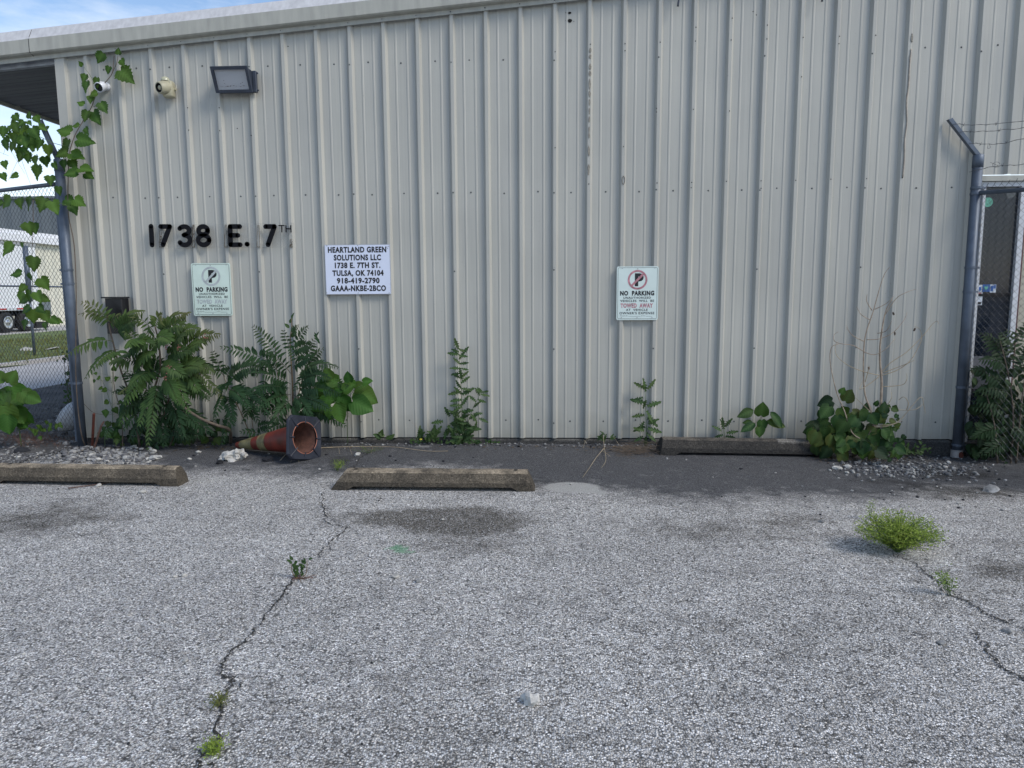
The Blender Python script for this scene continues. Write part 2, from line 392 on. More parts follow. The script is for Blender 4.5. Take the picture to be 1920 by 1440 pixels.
def grid(x0, x1, y0, y1, st, fz, attrs):
    nx = int((x1-x0)/st)+1; ny = int((y1-y0)/st)+1
    vs = []; at = {a: [] for a in attrs}
    for j in range(ny):
        for i in range(nx):
            x = x0+(x1-x0)*i/(nx-1); y = y0+(y1-y0)*j/(ny-1)
            vs.append((x, y, fz(x, y)))
            for a, fn in attrs.items(): at[a].append(fn(x, y))
    fs = [(j*nx+i, j*nx+i+1, (j+1)*nx+i+1, (j+1)*nx+i) for j in range(ny-1) for i in range(nx-1)]
    me = bpy.data.meshes.new('ground'); me.from_pydata(vs, [], fs)
    for a, l in at.items():
        t = me.attributes.new(a, 'FLOAT', 'POINT'); t.data.foreach_set('value', l)
    for p in me.polygons: p.use_smooth = True
    return me
def sumb(l): return lambda x, y: min(1, sum(blob(x, y, a, b, c, d)*s for a, b, c, d, s in l))
def lotz(x, y): return gz(x, y) + .006*noise.noise(Vector((x*1.1, y*1.1, 0)))+.002*noise.noise(Vector((x*5, y*5, 3)))
lot = link('asphalt_lot', grid(-2.6, 12.5, -9.5, .02, .05, lotz, {'dark': fdark, 'stain': sumb(stain_l), 'pale': sumb(pale_l), 'green': sumb(green_l)}), M['asphalt'])
tag(lot, None, None, kind='structure'); lot['label'] = 'weathered grey asphalt parking lot with pale aggregate'
bm = BM()
def quadxy(bm, x0, x1, y0, y1, z):
    bm.faces.new([bm.verts.new(p) for p in ((x0, y0, z), (x1, y0, z), (x1, y1, z), (x0, y1, z))])
quadxy(bm, -900, 900, -900, 900, -.17)
tag(obj('ground', bm, M['earth']), None, None, kind='structure')
bm = BM(); quadxy(bm, -2.6, 40, -45, -9.5, -.004); quadxy(bm, 12.5, 40, -9.5, 1, -.1); quadxy(bm, -16, -2.6, -45, -1.2, -.012)
tag(obj('outer_asphalt', bm, M['asphalt']), None, None, kind='structure')
bm = BM()
me = grid(-4.4, -.44, -1.2, 16, .12, lambda x, y: gz(x, y)+.012+.03*noise.noise(Vector((x*2.2, y*2.2, 0))), {})
tag(link('gravel_yard', me, M['yard']), None, None, kind='structure')
bm = BM(); box(bm, (-7.35, -1.2, -.30), (-4.2, 200, -.06)); tag(obj('street', bm, M['street']), None, None, kind='structure')
me = grid(-17.2, -7.3, -4, 46, .5, lambda x, y: -.01+.05*noise.noise(Vector((x*.6, y*.6, 0)))-.06*sm(-7.9, -7.3, x), {})
tag(link('grass_verge', me, M['grass']), None, None, kind='structure')
bm = BM(); box(bm, (-30, -4, -.3), (-16.6, 60, .03)); tag(obj('truck_yard_pavement', bm, M['street']), None, None, kind='structure')

# cracks in the asphalt: ragged dirt-filled slits just over the sheet
crackm = mat('crack_dirt', (.022, .021, .018), .95, .5, 40, .6, 60)
def crack(pxs, w0, w1, seed):
    rnd = random.Random(seed); pts = smooth_pts([G(*p) for p in pxs], 14); bm = BM(); prev = None; n = len(pts)
    off = Vector((0, 0, 0))
    for i, p in enumerate(pts):
        t = (pts[min(i+1, n-1)]-pts[max(i-1, 0)]); t.z = 0; t.normalize(); s = Vector((-t.y, t.x, 0))
        off = off*.7 + s*rnd.uniform(-.009, .009)
        w = .65*(w0+(w1-w0)*i/n)*rnd.uniform(.15, 1.9)
        q = p+off; z = lotz(q.x, q.y)+.004
        a = bm.verts.new((q.x+s.x*w, q.y+s.y*w, z)); b = bm.verts.new((q.x-s.x*w*rnd.uniform(.4, 1.2), q.y-s.y*w, z))
        if prev: bm.faces.new((prev[0], a, b, prev[1]))
        prev = (a, b)
    return obj('crack', bm, crackm, lot)
crack([(605, 925), (606, 950), (612, 968), (608, 975), (640, 988), (650, 990), (615, 1020), (600, 1035), (600, 1045)], .004, .005, 1)
crack([(560, 1078), (540, 1098), (520, 1130), (495, 1160), (470, 1190), (440, 1220), (412, 1250), (418, 1270), (437, 1274), (425, 1295), (412, 1315), (412, 1345), (405, 1385), (385, 1420), (365, 1460)], .005, .008, 2)
crack([(437, 1274), (450, 1282), (430, 1298)], .004, .003, 3)
crack([(1680, 1040), (1715, 1058), (1750, 1085), (1775, 1112), (1815, 1130), (1850, 1150), (1880, 1165), (1930, 1185)], .004, .006, 4)
crack([(1828, 1185), (1850, 1215), (1870, 1245), (1900, 1265), (1930, 1282)], .004, .007, 5)
crack([(1700, 980), (1740, 990), (1770, 1005)], .002, .003, 6)
crack([(690, 848), (665, 872), (650, 878)], .006, .004, 8)
crack([(330, 1439), (365, 1436), (400, 1440)], .004, .006, 9)

# ------------------------------------------------------------ the metal building
def rakez(x): return 3.559+.0808*(x+.448)
PT = .3048; XC = -.437; XD0, XD1 = 7.80, 8.95; ZD = 2.36; XEND = 14.5; ZS = .055
bld = thing('metal_building', 'beige ribbed metal building with a sloping rake trim and side canopy', 'building', (0, 0, 0))
def rib_prof(c, hw=.032, tw=.0135, h=.032): return [(c-hw, 0), (c-tw, -h), (c+tw, -h), (c+hw, 0)]
def bead(c): return [(c-.012, 0), (c-.005, -.0034), (c+.005, -.0034), (c+.012, 0)]
def sheet(x0, x1, prof, zb, name='wall_panel', ztop=None):
    prof = [(x, y) for x, y in prof if x0-1e-6 <= x <= x1+1e-6]
    bm = BM(); nz = 18
    cols = []
    for x, y in prof:
        zt = (ztop if ztop else rakez(x)+.035)
        cols.append([bm.verts.new((x, y+.0035*(noise.noise(Vector((x*1.7, 0, (zb+(zt-zb)*k/nz)*1.3)))+.5*noise.noise(Vector((x*.6+9, 0, (zb+(zt-zb)*k/nz)*2.6)))), zb+(zt-zb)*k/nz)) for k in range(nz+1)])
    for a, b in zip(cols, cols[1:]):
        for k in range(nz): bm.faces.new((a[k], b[k], b[k+1], a[k+1]))
    return obj(name, bm, M['wall'], bld)
def panel(k0, k1, zb):
    x0 = k0*PT; n = int(round(k1-k0)); pr = []
    for j in range(n):
        c = x0+j*PT
        if j == 0: pr += [(c-.0335, .0)]
        pr += rib_prof(c)+bead(c+PT/3)+bead(c+2*PT/3)
    e = k1*PT-.034; pr += [(e-.0005, 0), (e, .0015), (e+.02, .0015)]
    return sheet(-9, 99, pr, zb)
# panels: laps every third rib
panel(-1.5+.0, -1.5+3, ZS) if False else None
pr = [(XC+.02, 0.0025), (-.5*PT-.045, 0)]
first = []
pr = [(-.40, 0)]+bead(-.5*PT-2*PT/3+.01)+bead(-.5*PT-PT/3)+[(-.5*PT-.04, 0)]+rib_prof(-.5*PT)+bead(-.5*PT+PT/3)+bead(-.5*PT+2*PT/3)+rib_prof(.5*PT)+bead(.5*PT+PT/3)+bead(.5*PT+2*PT/3)+[(1.5*PT-.0345, 0), (1.5*PT-.034, .0015), (1.5*PT-.014, .0015)]
sheet(-9, 99, pr, ZS)
for n in range(16):
    k0 = 1.5+3*n; xa, xb = k0*PT, (k0+3)*PT
    if xa > XEND: break
    if xb < XD0 or xa > XD1+.1: panel(k0, k0+3, ZS)
    else:
        # cut round the door: full-height sliver left of it, short piece over it
        pf = []
        for j in range(3):
            c = xa+j*PT; pf += ([(c-.0335, 0)] if j == 0 else [])+rib_prof(c)+bead(c+PT/3)+bead(c+2*PT/3)
        e = xb-.034; pf += [(e-.0005, 0), (e, .0015), (e+.02, .0015)]
        def cut(a, b):
            q = [p for p in pf if a < p[0] < b]
            return [(a, 0)]*(pf[0][0] < a)+q+[(b, 0)]*(pf[-1][0] > b)
        if xa-.03 < XD0: sheet(-9, 99, cut(xa-.1, XD0), ZS)
        if xb > XD1+.05 and xa < XD1: sheet(-9, 99, cut(XD1, xb+.1), ZS)
        a, b = max(xa-.1, XD0), min(xb+.1, XD1)
        if b-a > .1: sheet(-9, 99, cut(a, b), ZD+.06)
# corner trim: a boxed flashing folded round the corner
bm = BM()
prof = [(XC, .12), (XC, -.034), (XC+.085, -.034), (XC+.100, -.005)]
nz = 8; cols = [[bm.verts.new((x, y, ZS-.01+(rakez(x)+.03-ZS)*k/nz)) for k in range(nz+1)] for x, y in prof]
for a, b in zip(cols, cols[1:]):
    for k in range(nz): bm.faces.new((a[k], b[k], b[k+1], a[k+1]))
obj('corner_trim', bm, M['wall'], bld)
# side and back walls (turned away from the photograph)
bm = BM(); box(bm, (XC+.004, .121, ZS), (XC+.03, 14, 3.5)); obj('side_wall', bm, M['wall'], bld)
bm = BM(); box(bm, (XC+.03, 13.9, ZS), (XEND, 14, 3.5)); obj('rear_wall', bm, M['wall'], bld)
bm = BM(); box(bm, (XEND, 0, ZS), (XEND+.05, 14, 3.5)); obj('end_wall', bm, M['wall'], bld)
# foundation
bm = BM()
segs = 120; x0, x1 = XC+.01, XEND; prev = None
for i in range(segs+1):
    x = x0+(x1-x0)*i/segs
    rr = [noise.noise(Vector((x*6, q, 1)))*.012 for q in (0, 3, 6)]
    col = [bm.verts.new(p) for p in ((x, .2, ZS-.012), (x, -.004+rr[0]*.2, ZS-.012), (x, -.012+rr[1], ZS-.035), (x, -.03+rr[2], -.02), (x, -.05+rr[0], -.2))]
    if prev:
        for a in range(4): bm.faces.new((prev[a], col[a], col[a+1], prev[a+1]))
    prev = col
obj('foundation', bm, M['found'], bld, True)
bm = BM(); box(bm, (XC+.02, .004, ZS-.011), (XEND, .1, ZS+.02)); obj('base_gap', bm, M['gap'], bld)
# roof
XE = -1.75; XR = 12.0
def roofpt(x): return rakez(x)+.13
bm = BM()
nr = 46
rows = []
Yb = 14
for (xa, xb) in ((XE, XR), ):
    pts = []
    for j in range(nr):
        y = -.02+j*PT
        for dy, dz in ((0, .03), (.025, .03), (.05, 0), (PT/3, 0), (PT/3+.012, .005), (PT/3+.024, 0), (2*PT/3, 0), (2*PT/3+.012, .005), (2*PT/3+.024, 0), (PT-.03, 0)): pts.append((y+dy, dz))
    a = [bm.verts.new((xa, y, roofpt(xa)+dz-.16)) for y, dz in pts]; b = [bm.verts.new((xb, y, roofpt(xb)+dz-.16)) for y, dz in pts]
    for i in range(len(pts)-1): bm.faces.new((a[i], b[i], b[i+1], a[i+1]))
# place the soffit sheet just above the lip line
o = obj('roof_panel', bm, M['soffit'], bld)
for v in o.data.vertices: v.co.z += .045
bm = BM(); box(bm, (XE-.02, -.02, 0), (XE+.015, 14, .10))
for v in bm.verts: v.co.z += rakez(XE)-.015
obj('eave_trim', bm, M['trim'], bld)
# purlin strip of the canopy just behind the rake
bm = BM()
for xa, xb in ((XE+.02, XC-.002), ):
    vs = []
    for x in (xa, xb):
        z = rakez(x)
        vs.append([bm.verts.new(p) for p in ((x, .02, z-.03), (x, .065, z-.03), (x, .065, z+.03), (x, .02, z+.03))])
    a, b = vs
    for i in range(4): bm.faces.new((a[i], b[i], b[(i+1) % 4], a[(i+1) % 4]))
obj('purlin', bm, mat('weathered_zinc', (.30, .32, .35), .5, .35, 14, metal=.3), bld)
# rake trim in lengths with overlaps
def rake(xa, xb, eps):
    pf = [(-.036, -.004), (-.046, -.004), (-.046, .033), (-.085, .040), (-.100, .052), (-.100, .165)]
    pt = [(-.100, .165), (-.090, .18), (-.045, .262), (.01, .29)]
    for nm, q, mt in (('rake_trim', pf, 'trim'), ('rake_cap', pt, 'trimtop')):
        bm = BM(); n = max(1, int((xb-xa)/.3)); prev = None
        for i in range(n+1):
            x = xa+(xb-xa)*i/n; col = [bm.verts.new((x, y-eps, rakez(x)+z+eps*.3)) for y, z in q]
            if prev:
                for a in range(len(q)-1): bm.faces.new((prev[a], col[a], col[a+1], prev[a+1]))
            prev = col
        obj(nm, bm, M[mt], bld)
xs = [XE-.03, W(50, 100, .1).x, 2.9, 6.0, 9.1, XR]
for i in range(len(xs)-1): rake(xs[i], xs[i+1]+.03, .003*(i % 2))
bm = BM(); xj = xs[1]+.03      # seam lip
for q0, q1 in (((-.104, .05), (-.104, .166)), ((-.095, .18), (-.048, .262))):
    tube(bm, [(xj, q0[0], rakez(xj)+q0[1]), (xj+.0, q1[0], rakez(xj)+q1[1])], .0022, 5)
tube(bm, [(xj, -.05, rakez(xj)+.03), (xj, -.104, rakez(xj)+.05)], .0025, 5)
obj('trim_seam', bm, M['gap'], bld)
# screws: too small to pick apart
def screw(bm, x, y, z, r=.0065):
    n = 6; c = bm.verts.new((x, y-.006, z)); rg = [bm.verts.new((x+r*math.cos(a), y-.003, z+r*math.sin(a))) for a in [k*math.pi/3 for k in range(n)]]
    r2 = [bm.verts.new((x+1.35*r*math.cos(a), y-.0005, z+1.35*r*math.sin(a))) for a in [k*math.pi/3 for k in range(n)]]
    for k in range(n):
        bm.faces.new((c, rg[k], rg[(k+1) % n])); bm.faces.new((rg[k], r2[k], r2[(k+1) % n], rg[(k+1) % n]))
bm = BM()
for k in range(0, 47):
    x = k*PT+random.uniform(-.006, .006)
    if x > XEND: break
    for z in (.22, 2.322, 3.47 if k < 13 else (None if k < 24 else 3.50)):
        if z is None: continue
        if XD0-.05 < x < XD1+.05 and z < ZD+.1: continue
        screw(bm, x, 0, z+random.uniform(-.008, .008)-.0)
    xr = (k+.5)*PT
    screw(bm, xr-.004, -.046, rakez(xr)+.018, .005)
    if k % 3 == 1:
        for z in (.205, .9, 1.62, 2.32, 3.45):
            if XD0-.05 < xr < XD1+.05 and z < ZD+.1: continue
            screw(bm, xr-.006, -.032, z+random.uniform(-.01, .01), .006)
tag(obj('screws', bm, M['screw'], bld), None, None, kind='stuff')
# old screw holes and punctures
def disc(bm, c, rx, rz, n=9, jag=.25, y=0, seed=0):
    rnd = random.Random(seed+int(c[0]*977+c[2]*313))
    cv = bm.verts.new((c[0], c[1]-.0022, c[2]))
    rg = [bm.verts.new((c[0]+rx*math.cos(a)*rnd.uniform(1-jag, 1+jag), c[1]-.0018, c[2]+rz*math.sin(a)*rnd.uniform(1-jag, 1+jag))) for a in [2*math.pi*k/n for k in range(n)]]
    for k in range(n): bm.faces.new((cv, rg[k], rg[(k+1) % n]))
bm = BM()
for px, py in ((1041, 97), (1041, 277), (1107, 83), (1172, 82), (1172, 95), (1238, 79), (1231, 203), (1231, 210), (1169, 275), (1305, 51), (1304, 77), (1300, 205), (1373, 34), (1371, 75), (1368, 208), (1439, 47), (1438, 73),
               (1506, 70), (1503, 144), (1574, 68), (1573, 82), (1642, 66), (1710, 64), (1710, 78), (1297, 342), (1296, 352), (1362, 340), (1427, 339), (1427, 353), (1492, 338), (1558, 336), (1625, 335), (1692, 333), (1232, 343), (1104, 345),
               (1412, 22), (1418, 28), (411, 202), (412, 245), (352, 202), (354, 244), (445, 241), (471, 254), (540, 87)):
    p = W(px, py, .034); disc(bm, (p.x, -.033, p.z), .0055, .0055, 6, .1)
for px, py in ((1061, 24), (1061, 39), (1076, 40)):
    p = W(px, py, .002); disc(bm, (p.x, -.001, p.z), .004, .004, 6, .1)
tag(obj('screw_holes', bm, M['hole'], bld), None, None, kind='stuff')
for px, py, rx, rz in ((1068, 24, .014, .010), (1069, 39, .017, .018)):
    bm = BM(); p = W(px, py, .002); disc(bm, (p.x, -.001, p.z), rx, rz, 9, .3); obj('puncture', bm, M['hole'], bld)
# caulk left on the ribs
def caulk_blobs(seq):
    bm = BM()
    for px, py, rx, rz in seq:
        p = W(px, py, .034); c = (p.x, -.034, p.z); n = 12
        o_ = []; i_ = []; rnd = random.Random(px*7+py)
        for k in range(n):
            a = 2*math.pi*k/n; j = rnd.uniform(.85, 1.15)
            o_.append(bm.verts.new((c[0]+rx*j*math.cos(a), c[1]-.001, c[2]+rz*j*math.sin(a))))
            i_.append(bm.verts.new((c[0]+rx*.72*j*math.cos(a), c[1]-.004, c[2]+rz*.72*j*math.sin(a))))
        cc = bm.verts.new((c[0], c[1]-.0025, c[2]))
        for k in range(n):
            bm.faces.new((o_[k], o_[(k+1) % n], i_[(k+1) % n], i_[k])); bm.faces.new((cc, i_[k], i_[(k+1) % n]))
    return obj('caulk_residue', bm, M['caulk'], bld)
seq = []
for py, rx, rz in ((94, .012, .024), (106, .011, .02), (125, .012, .026), (138, .012, .024), (158, .011, .045), (176, .011, .03), (192, .008, .03), (208, .007, .03), (224, .009, .03), (243, .007, .03), (254, .009, .024), (283, .011, .05), (314, .012, .03), (324, .009, .02)):
    seq.append((1107-(py-90)*.015, py, rx, rz))
caulk_blobs(seq)
caulk_blobs([(1710, 72, .010, .035)])
bm = BM(); pp = smooth_pts([W(a, b, .036) for a, b in ((1709, 92), (1706, 120), (1704, 160), (1700, 190), (1701, 230), (1697, 260), (1696, 300), (1693, 332))], 3)
tube(bm, pp, [random.uniform(.004, .009) for _ in pp], 5); obj('caulk_residue', bm, mat('pale_caulk', (.40, .35, .29), .7, .2, 40), bld, True)
bm = BM(); p = W(1169, 338, .034)
tube(bm, [(p.x+.012*math.cos(a), -.035, p.z+.036*math.sin(a)) for a in [2*math.pi*k/14 for k in range(15)]], .0025, 5); obj('caulk_residue', bm, M['glue'], bld)

# two bent conduit ends hanging over the top of the frame
def stub(px, py, lab):
    p = W(px, py, .07); bm = BM()
    tube(bm, smooth_pts([(p.x+.02, -.0, p.z+.42), (p.x+.02, -.05, p.z+.40), (p.x+.015, -.07, p.z+.3), (p.x+.01, -.07, p.z+.1), (p.x, -.072, p.z)], 4), .0085, 8)
    tag(obj('conduit_stub', bm, M['lampframe'], None, True), lab, 'pipe')
stub(1271, 12, 'dark conduit end at the wall top, nearer the caulked rib')
stub(1541, 3, 'dark conduit end at the wall top, the farther right one')

# ------------------------------------------------------------ door at the right
door = thing('glass_door', None, None, (0, 0, 0)); door.parent = bld
def dbox(name, lo, hi, m, parent=door, bv=0):
    bm = BM(); box(bm, lo, hi)
    if bv: bevel(bm, bv, 1)
    return obj(name, bm, M[m], parent)
X0 = XD0+.012
dbox('head_flashing', (XD0-.01, -.05, ZD), (XD1+.01, .0, ZD+.045), 'trim')
dbox('door_trim', (XD0, -.03, .03), (XD0+.055, .05, ZD-.002), 'doorb')
dbox('door_trim', (XD1-.055, -.03, .03), (XD1, .05, ZD-.002), 'doorb')
dbox('door_frame', (XD0+.056, -.02, .03), (XD0+.10, .06, ZD-.045), 'doorw')
dbox('door_frame', (XD0+.056, -.021, ZD-.044), (XD1-.056, .06, ZD-.003), 'doorw')
JX = XD0+.40
dbox('door_frame', (JX, -.022, .03), (JX+.045, .06, ZD-.046), 'doorw')
dbox('red_strip', (JX+.046, -.015, .03), (JX+.062, .05, ZD-.046), 'doorred')
dbox('side_panel', (JX+.063, -.01, .03), (XD1-.057, .05, ZD-.046), 'doorb')
dbox('mid_rail', (XD0+.102, .004, 1.36), (JX-.002, .03, 1.385), 'gap')
dbox('kick_panel', (XD0+.102, .006, .52), (JX-.002, .03, .82), 'kick')
dbox('kick_panel', (XD0+.102, .006, .03), (JX-.002, .03, .16), 'kick')
dbox('glass', (XD0+.101, .012, .162), (JX-.001, .018, ZD-.048), 'dglass')
for i in range(7):
    x = XD0+.125+i*.042
    bm = BM(); vs = [bm.verts.new(q) for q in ((x-.018, .075, .9), (x+.016, .05, .9), (x+.016, .05, 2.05), (x-.018, .075, 2.05))]; bm.faces.new(vs)
    obj('blind_slat', bm, M['blind'], door)
dbox('room_back', (XD0-.1, 1.4, 0), (XD1, 1.45, 2.5), 'kick')
dbox('threshold', (XD0, -.06, -.02), (XD1, .1, .028), 'found')
def stk(px0, py0, px1, py1, m, name='sticker', y=.009):
    a = W(px0, py0, -y); b = W(px1, py1, -y); return dbox(name, (a.x, y, b.z), (b.x, y+.0015, a.z), m)
stk(1833.5, 534, 1841, 547, 'stickw'); stk(1843, 533.5, 1856, 547, 'stickb'); stk(1857, 533.5, 1867, 548.5, 'stickw', y=.008); stk(1832, 548.5, 1841, 572, 'stickw')
stk(1858, 536, 1862, 546, 'stickb', 'sticker_print', .006); stk(1863.5, 534, 1867, 541, 'stickb', 'sticker_print', .006); stk(1834.5, 538, 1840, 545, 'stickb', 'sticker_print', .006)
stk(1834, 549.5, 1840, 552.5, 'red', 'sticker_print', .006); stk(1833, 566, 1839.5, 570.5, 'ink', 'sticker_print', .006)
bm = BM(); hp = []
for t in range(20):
    a = 2*math.pi*t/20; hp.append((.55*math.sin(a)**3*16/16, (13*math.cos(a)-5*math.cos(2*a)-2*math.cos(3*a)-math.cos(4*a))/26))
pc = W(1849.5, 540, -.004); bm.faces.new([bm.verts.new((pc.x+h[0]*.030, .0075, pc.z+h[1]*.034)) for h in hp]); obj('heart_print', bm, M['stickg'], door)
bm = BM(); p = W(1852.5, 379, -.008); lathe(bm, [(.0001, 0), (.042, 0)], 20, Matrix.Translation((p.x, .008, p.z)) @ Matrix.Rotation(R(90), 4, 'X')); obj('round_sticker', bm, M['stickg'], door)

# ------------------------------------------------------------ text helper
def text_mesh(s, bold=0.0, space=1.0):
    cu = bpy.data.curves.new('t', 'FONT'); cu.body = s; cu.size = 1; cu.offset = bold; cu.space_character = space; cu.resolution_u = 3; cu.fill_mode = 'FRONT'
    o = bpy.data.objects.new('t', cu); C.objects.link(o)
    dg = bpy.context.evaluated_depsgraph_get(); me = bpy.data.meshes.new_from_object(o.evaluated_get(dg))
    bpy.data.objects.remove(o); bpy.data.curves.remove(cu); return me
def lettering(name, s, m, parent, x0, x1, z0, z1, y, bold=.0, space=1.0, fit=True):
    """fits the string s in the wall rectangle"""
    me = text_mesh(s, bold, space)
    xs_ = [v.co.x for v in me.vertices]; zs_ = [v.co.y for v in me.vertices]
    ax, bx, az, bz = min(xs_), max(xs_), min(zs_), max(zs_)
    for v in me.vertices:
        v.co = Vector((x0+(v.co.x-ax)/(bx-ax)*(x1-x0), y, z0+(v.co.y-az)/(bz-az)*(z1-z0)))
    me.update(); return link(name, me, M[m], parent)
def rounded_plate(bm, x0, x1, z0, z1, y0, y1, r, n=5):
    pts = []
    for cx, cz, a0 in ((x1-r, z1-r, 0), (x0+r, z1-r, 90), (x0+r, z0+r, 180), (x1-r, z0+r, 270)):
        for k in range(n+1):
            a = R(a0+90*k/n); pts.append((cx+r*math.cos(a), cz+r*math.sin(a)))
    f = [bm.verts.new((x, y0, z)) for x, z in pts]; b = [bm.verts.new((x, y1, z)) for x, z in pts]
    bm.faces.new(f); bm.faces.new(b[::-1])
    for i in range(len(pts)): bm.faces.new((f[i], b[i], b[(i+1) % len(pts)], f[(i+1) % len(pts)]))
def frame_line(bm, x0, x1, z0, z1, y, r, w, n=5):
    rr = []
    for d in (0, w):
        pts = []
        for cx, cz, a0 in ((x1-r, z1-r, 0), (x0+r, z1-r, 90), (x0+r, z0+r, 180), (x1-r, z0+r, 270)):
            for k in range(n+1):
                a = R(a0+90*k/n); pts.append(bm.verts.new((cx+(r-d)*math.cos(a), y, cz+(r-d)*math.sin(a))))
        rr.append(pts)
    m_ = len(rr[0])
    for i in range(m_): bm.faces.new((rr[0][i], rr[0][(i+1) % m_], rr[1][(i+1) % m_], rr[1][i]))

# company sign
def wallrect(pxl, pyt, pxr, pyb, d):
    a = W(pxl, (pyt+pyb)/2, d); b = W(pxr, (pyt+pyb)/2, d); t = W((pxl+pxr)/2, pyt, d); u = W((pxl+pxr)/2, pyb, d)
    return a.x, b.x, u.z, t.z
D = .036
x0, x1, z0, z1 = wallrect(610, 458.5, 732.5, 552, D)
cs = thing('company_sign', 'white sign with bold black company name, address and phone number', 'sign', ((x0+x1)/2, -D, z0))
def child(o, p): o.parent = p; o.matrix_parent_inverse = Matrix.Translation(-Vector(p.location)); return o
def kids_rel(p, objs):
    for o in objs: child(o, p)
bm = BM(); rounded_plate(bm, x0, x1, z0, z1, -D-.004, -D, .004); kids_rel(cs, [obj('plate', bm, M['signw'])])
bm = BM(); frame_line(bm, x0+.001, x1-.001, z0+.001, z1-.001, -D-.0045, .004, .0035); kids_rel(cs, [obj('border', bm, M['edge'])])
for s, pl, pr_, pc in (('HEARTLAND GREEN', 615, 724.5, 468.2), ('SOLUTIONS LLC', 626, 714.5, 482.9), ('1738 E. 7TH ST.', 628, 713.5, 497.5), ('TULSA, OK 74104', 623.5, 719.5, 512), ('918-419-2790', 632, 712, 526.3), ('GAAA-NKBE-2BCO', 620.5, 724, 540.5)):
    a, b, c, d_ = wallrect(pl, pc-5.6, pr_, pc+5.6, D)
    kids_rel(cs, [lettering('lettering', s, 'ink', None, a, b, c-(.008 if ',' in s else 0), d_, -D-.0052, .045, 1.12)])
bm = BM()
for px, py in ((613, 461), (671, 460), (729, 462), (613, 549), (672, 549), (730, 549), (726, 463), (727, 466)):
    p = W(px, py, D); disc(bm, (p.x, -D-.005, p.z), .0045, .0045, 6, .1)
kids_rel(cs, [obj('rivets', bm, M['edge'])]); bpy.data.objects['rivets']['kind'] = 'stuff'

# no-parking signs
def no_parking(pxl, pyt, pxr, pyb, face, rc, label, faded):
    x0, x1, z0, z1 = wallrect(pxl, pyt, pxr, pyb, D)
    t = thing('no_parking_sign', label, 'sign', ((x0+x1)/2, -D, z0), group='no parking signs on the ribbed wall')
    H = z1-z0; Wd = x1-x0
    def rx(u): return x0+Wd*u
    def rz(v): return z1-H*v
    y = -D-.004
    bm = BM(); rounded_plate(bm, x0, x1, z0, z1, y, -D, .016); ob = [obj('plate', bm, M[face])]
    bm = BM(); frame_line(bm, x0+.010, x1-.010, z0+.010, z1-.010, y-.0006, .013, .0028); ob.append(obj('border', bm, M['ink']))
    cx, cz, ro = rx(.50), rz(.248), .183*H
    # letter P
    ob.append(lettering('letter', 'P', 'ink', None, cx-.28*ro*1.0, cx+.62*ro, cz-.66*ro, cz+.66*ro, y-.0008, .06))
    ri = ro*.80; bm = BM(); n = 40
    a_ = [bm.verts.new((cx+ro*math.cos(2*math.pi*k/n), y-.0014, cz+ro*math.sin(2*math.pi*k/n))) for k in range(n)]
    b_ = [bm.verts.new((cx+ri*math.cos(2*math.pi*k/n), y-.0014, cz+ri*math.sin(2*math.pi*k/n))) for k in range(n)]
    for k in range(n): bm.faces.new((a_[k], a_[(k+1) % n], b_[(k+1) % n], b_[k]))
    ob.append(obj('ring', bm, M[rc]))
    bm = BM(); d = Vector((1, 0, 1)).normalized(); s = Vector((1, 0, -1)).normalized()*ro*.11; c = Vector((cx, y-.0018, cz)); e = d*ri*1.02
    bm.faces.new([bm.verts.new(c+q) for q in (-e-s, e-s, e+s, -e+s)]); ob.append(obj('slash', bm, M[rc]))
    for s_, u0, u1, v0, v1, m_, bo in (('NO  PARKING', .085, .905, .452, .543, 'ink', .055), ('UNAUTHORIZED', .165, .825, .562, .602, 'ink', .018), ('VEHICLES  WILL  BE', .09, .905, .618, .662, 'ink', .018),
                                       ('TOWED  AWAY', .10, .88, .685, .772, rc, .05), ('AT  VEHICLE', .23, .755, .787, .830, 'ink', .018), ("OWNER'S EXPENSE", .075, .915, .846, .892, 'ink', .018),
                                       ('POLICE PH.', .095, .28, .912, .930, 'ink', .0), ('C.V.C.', .60, .70, .912, .930, 'ink', 0)):
        ob.append(lettering('lettering', s_, m_, None, rx(u0), rx(u1), rz(v1), rz(v0), y-.001, bo, 1.14))
    bm = BM()
    for u0, u1 in ((.29, .585), (.71, .86)): box(bm, (rx(u0), y-.0012, rz(.932)), (rx(u1), y-.0008, rz(.929)))
    ob.append(obj('blank_line', bm, M['ink']))
    for u, v in ((.13, .03), (.5, .045), (.91, .03), (.12, .955), (.5, .955), (.86, .955)):
        bm = BM(); disc(bm, (rx(u), y-.0015, rz(v)), .005, .005, 7, .15); ob.append(obj('bolt', bm, M['edge']))
    # perspective-free sign hangs straight; small lean of the right one comes with the wall
    kids_rel(t, ob); return t
no_parking(361, 493.5, 434, 592, 'signg', 'fgrey', 'greenish-white no parking sign with faded grey circle, under the large black address numerals', True)
no_parking(1156, 499.5, 1234, 600, 'signr', 'pink', 'white no parking sign with faded pink circle, right of the company sign', False)

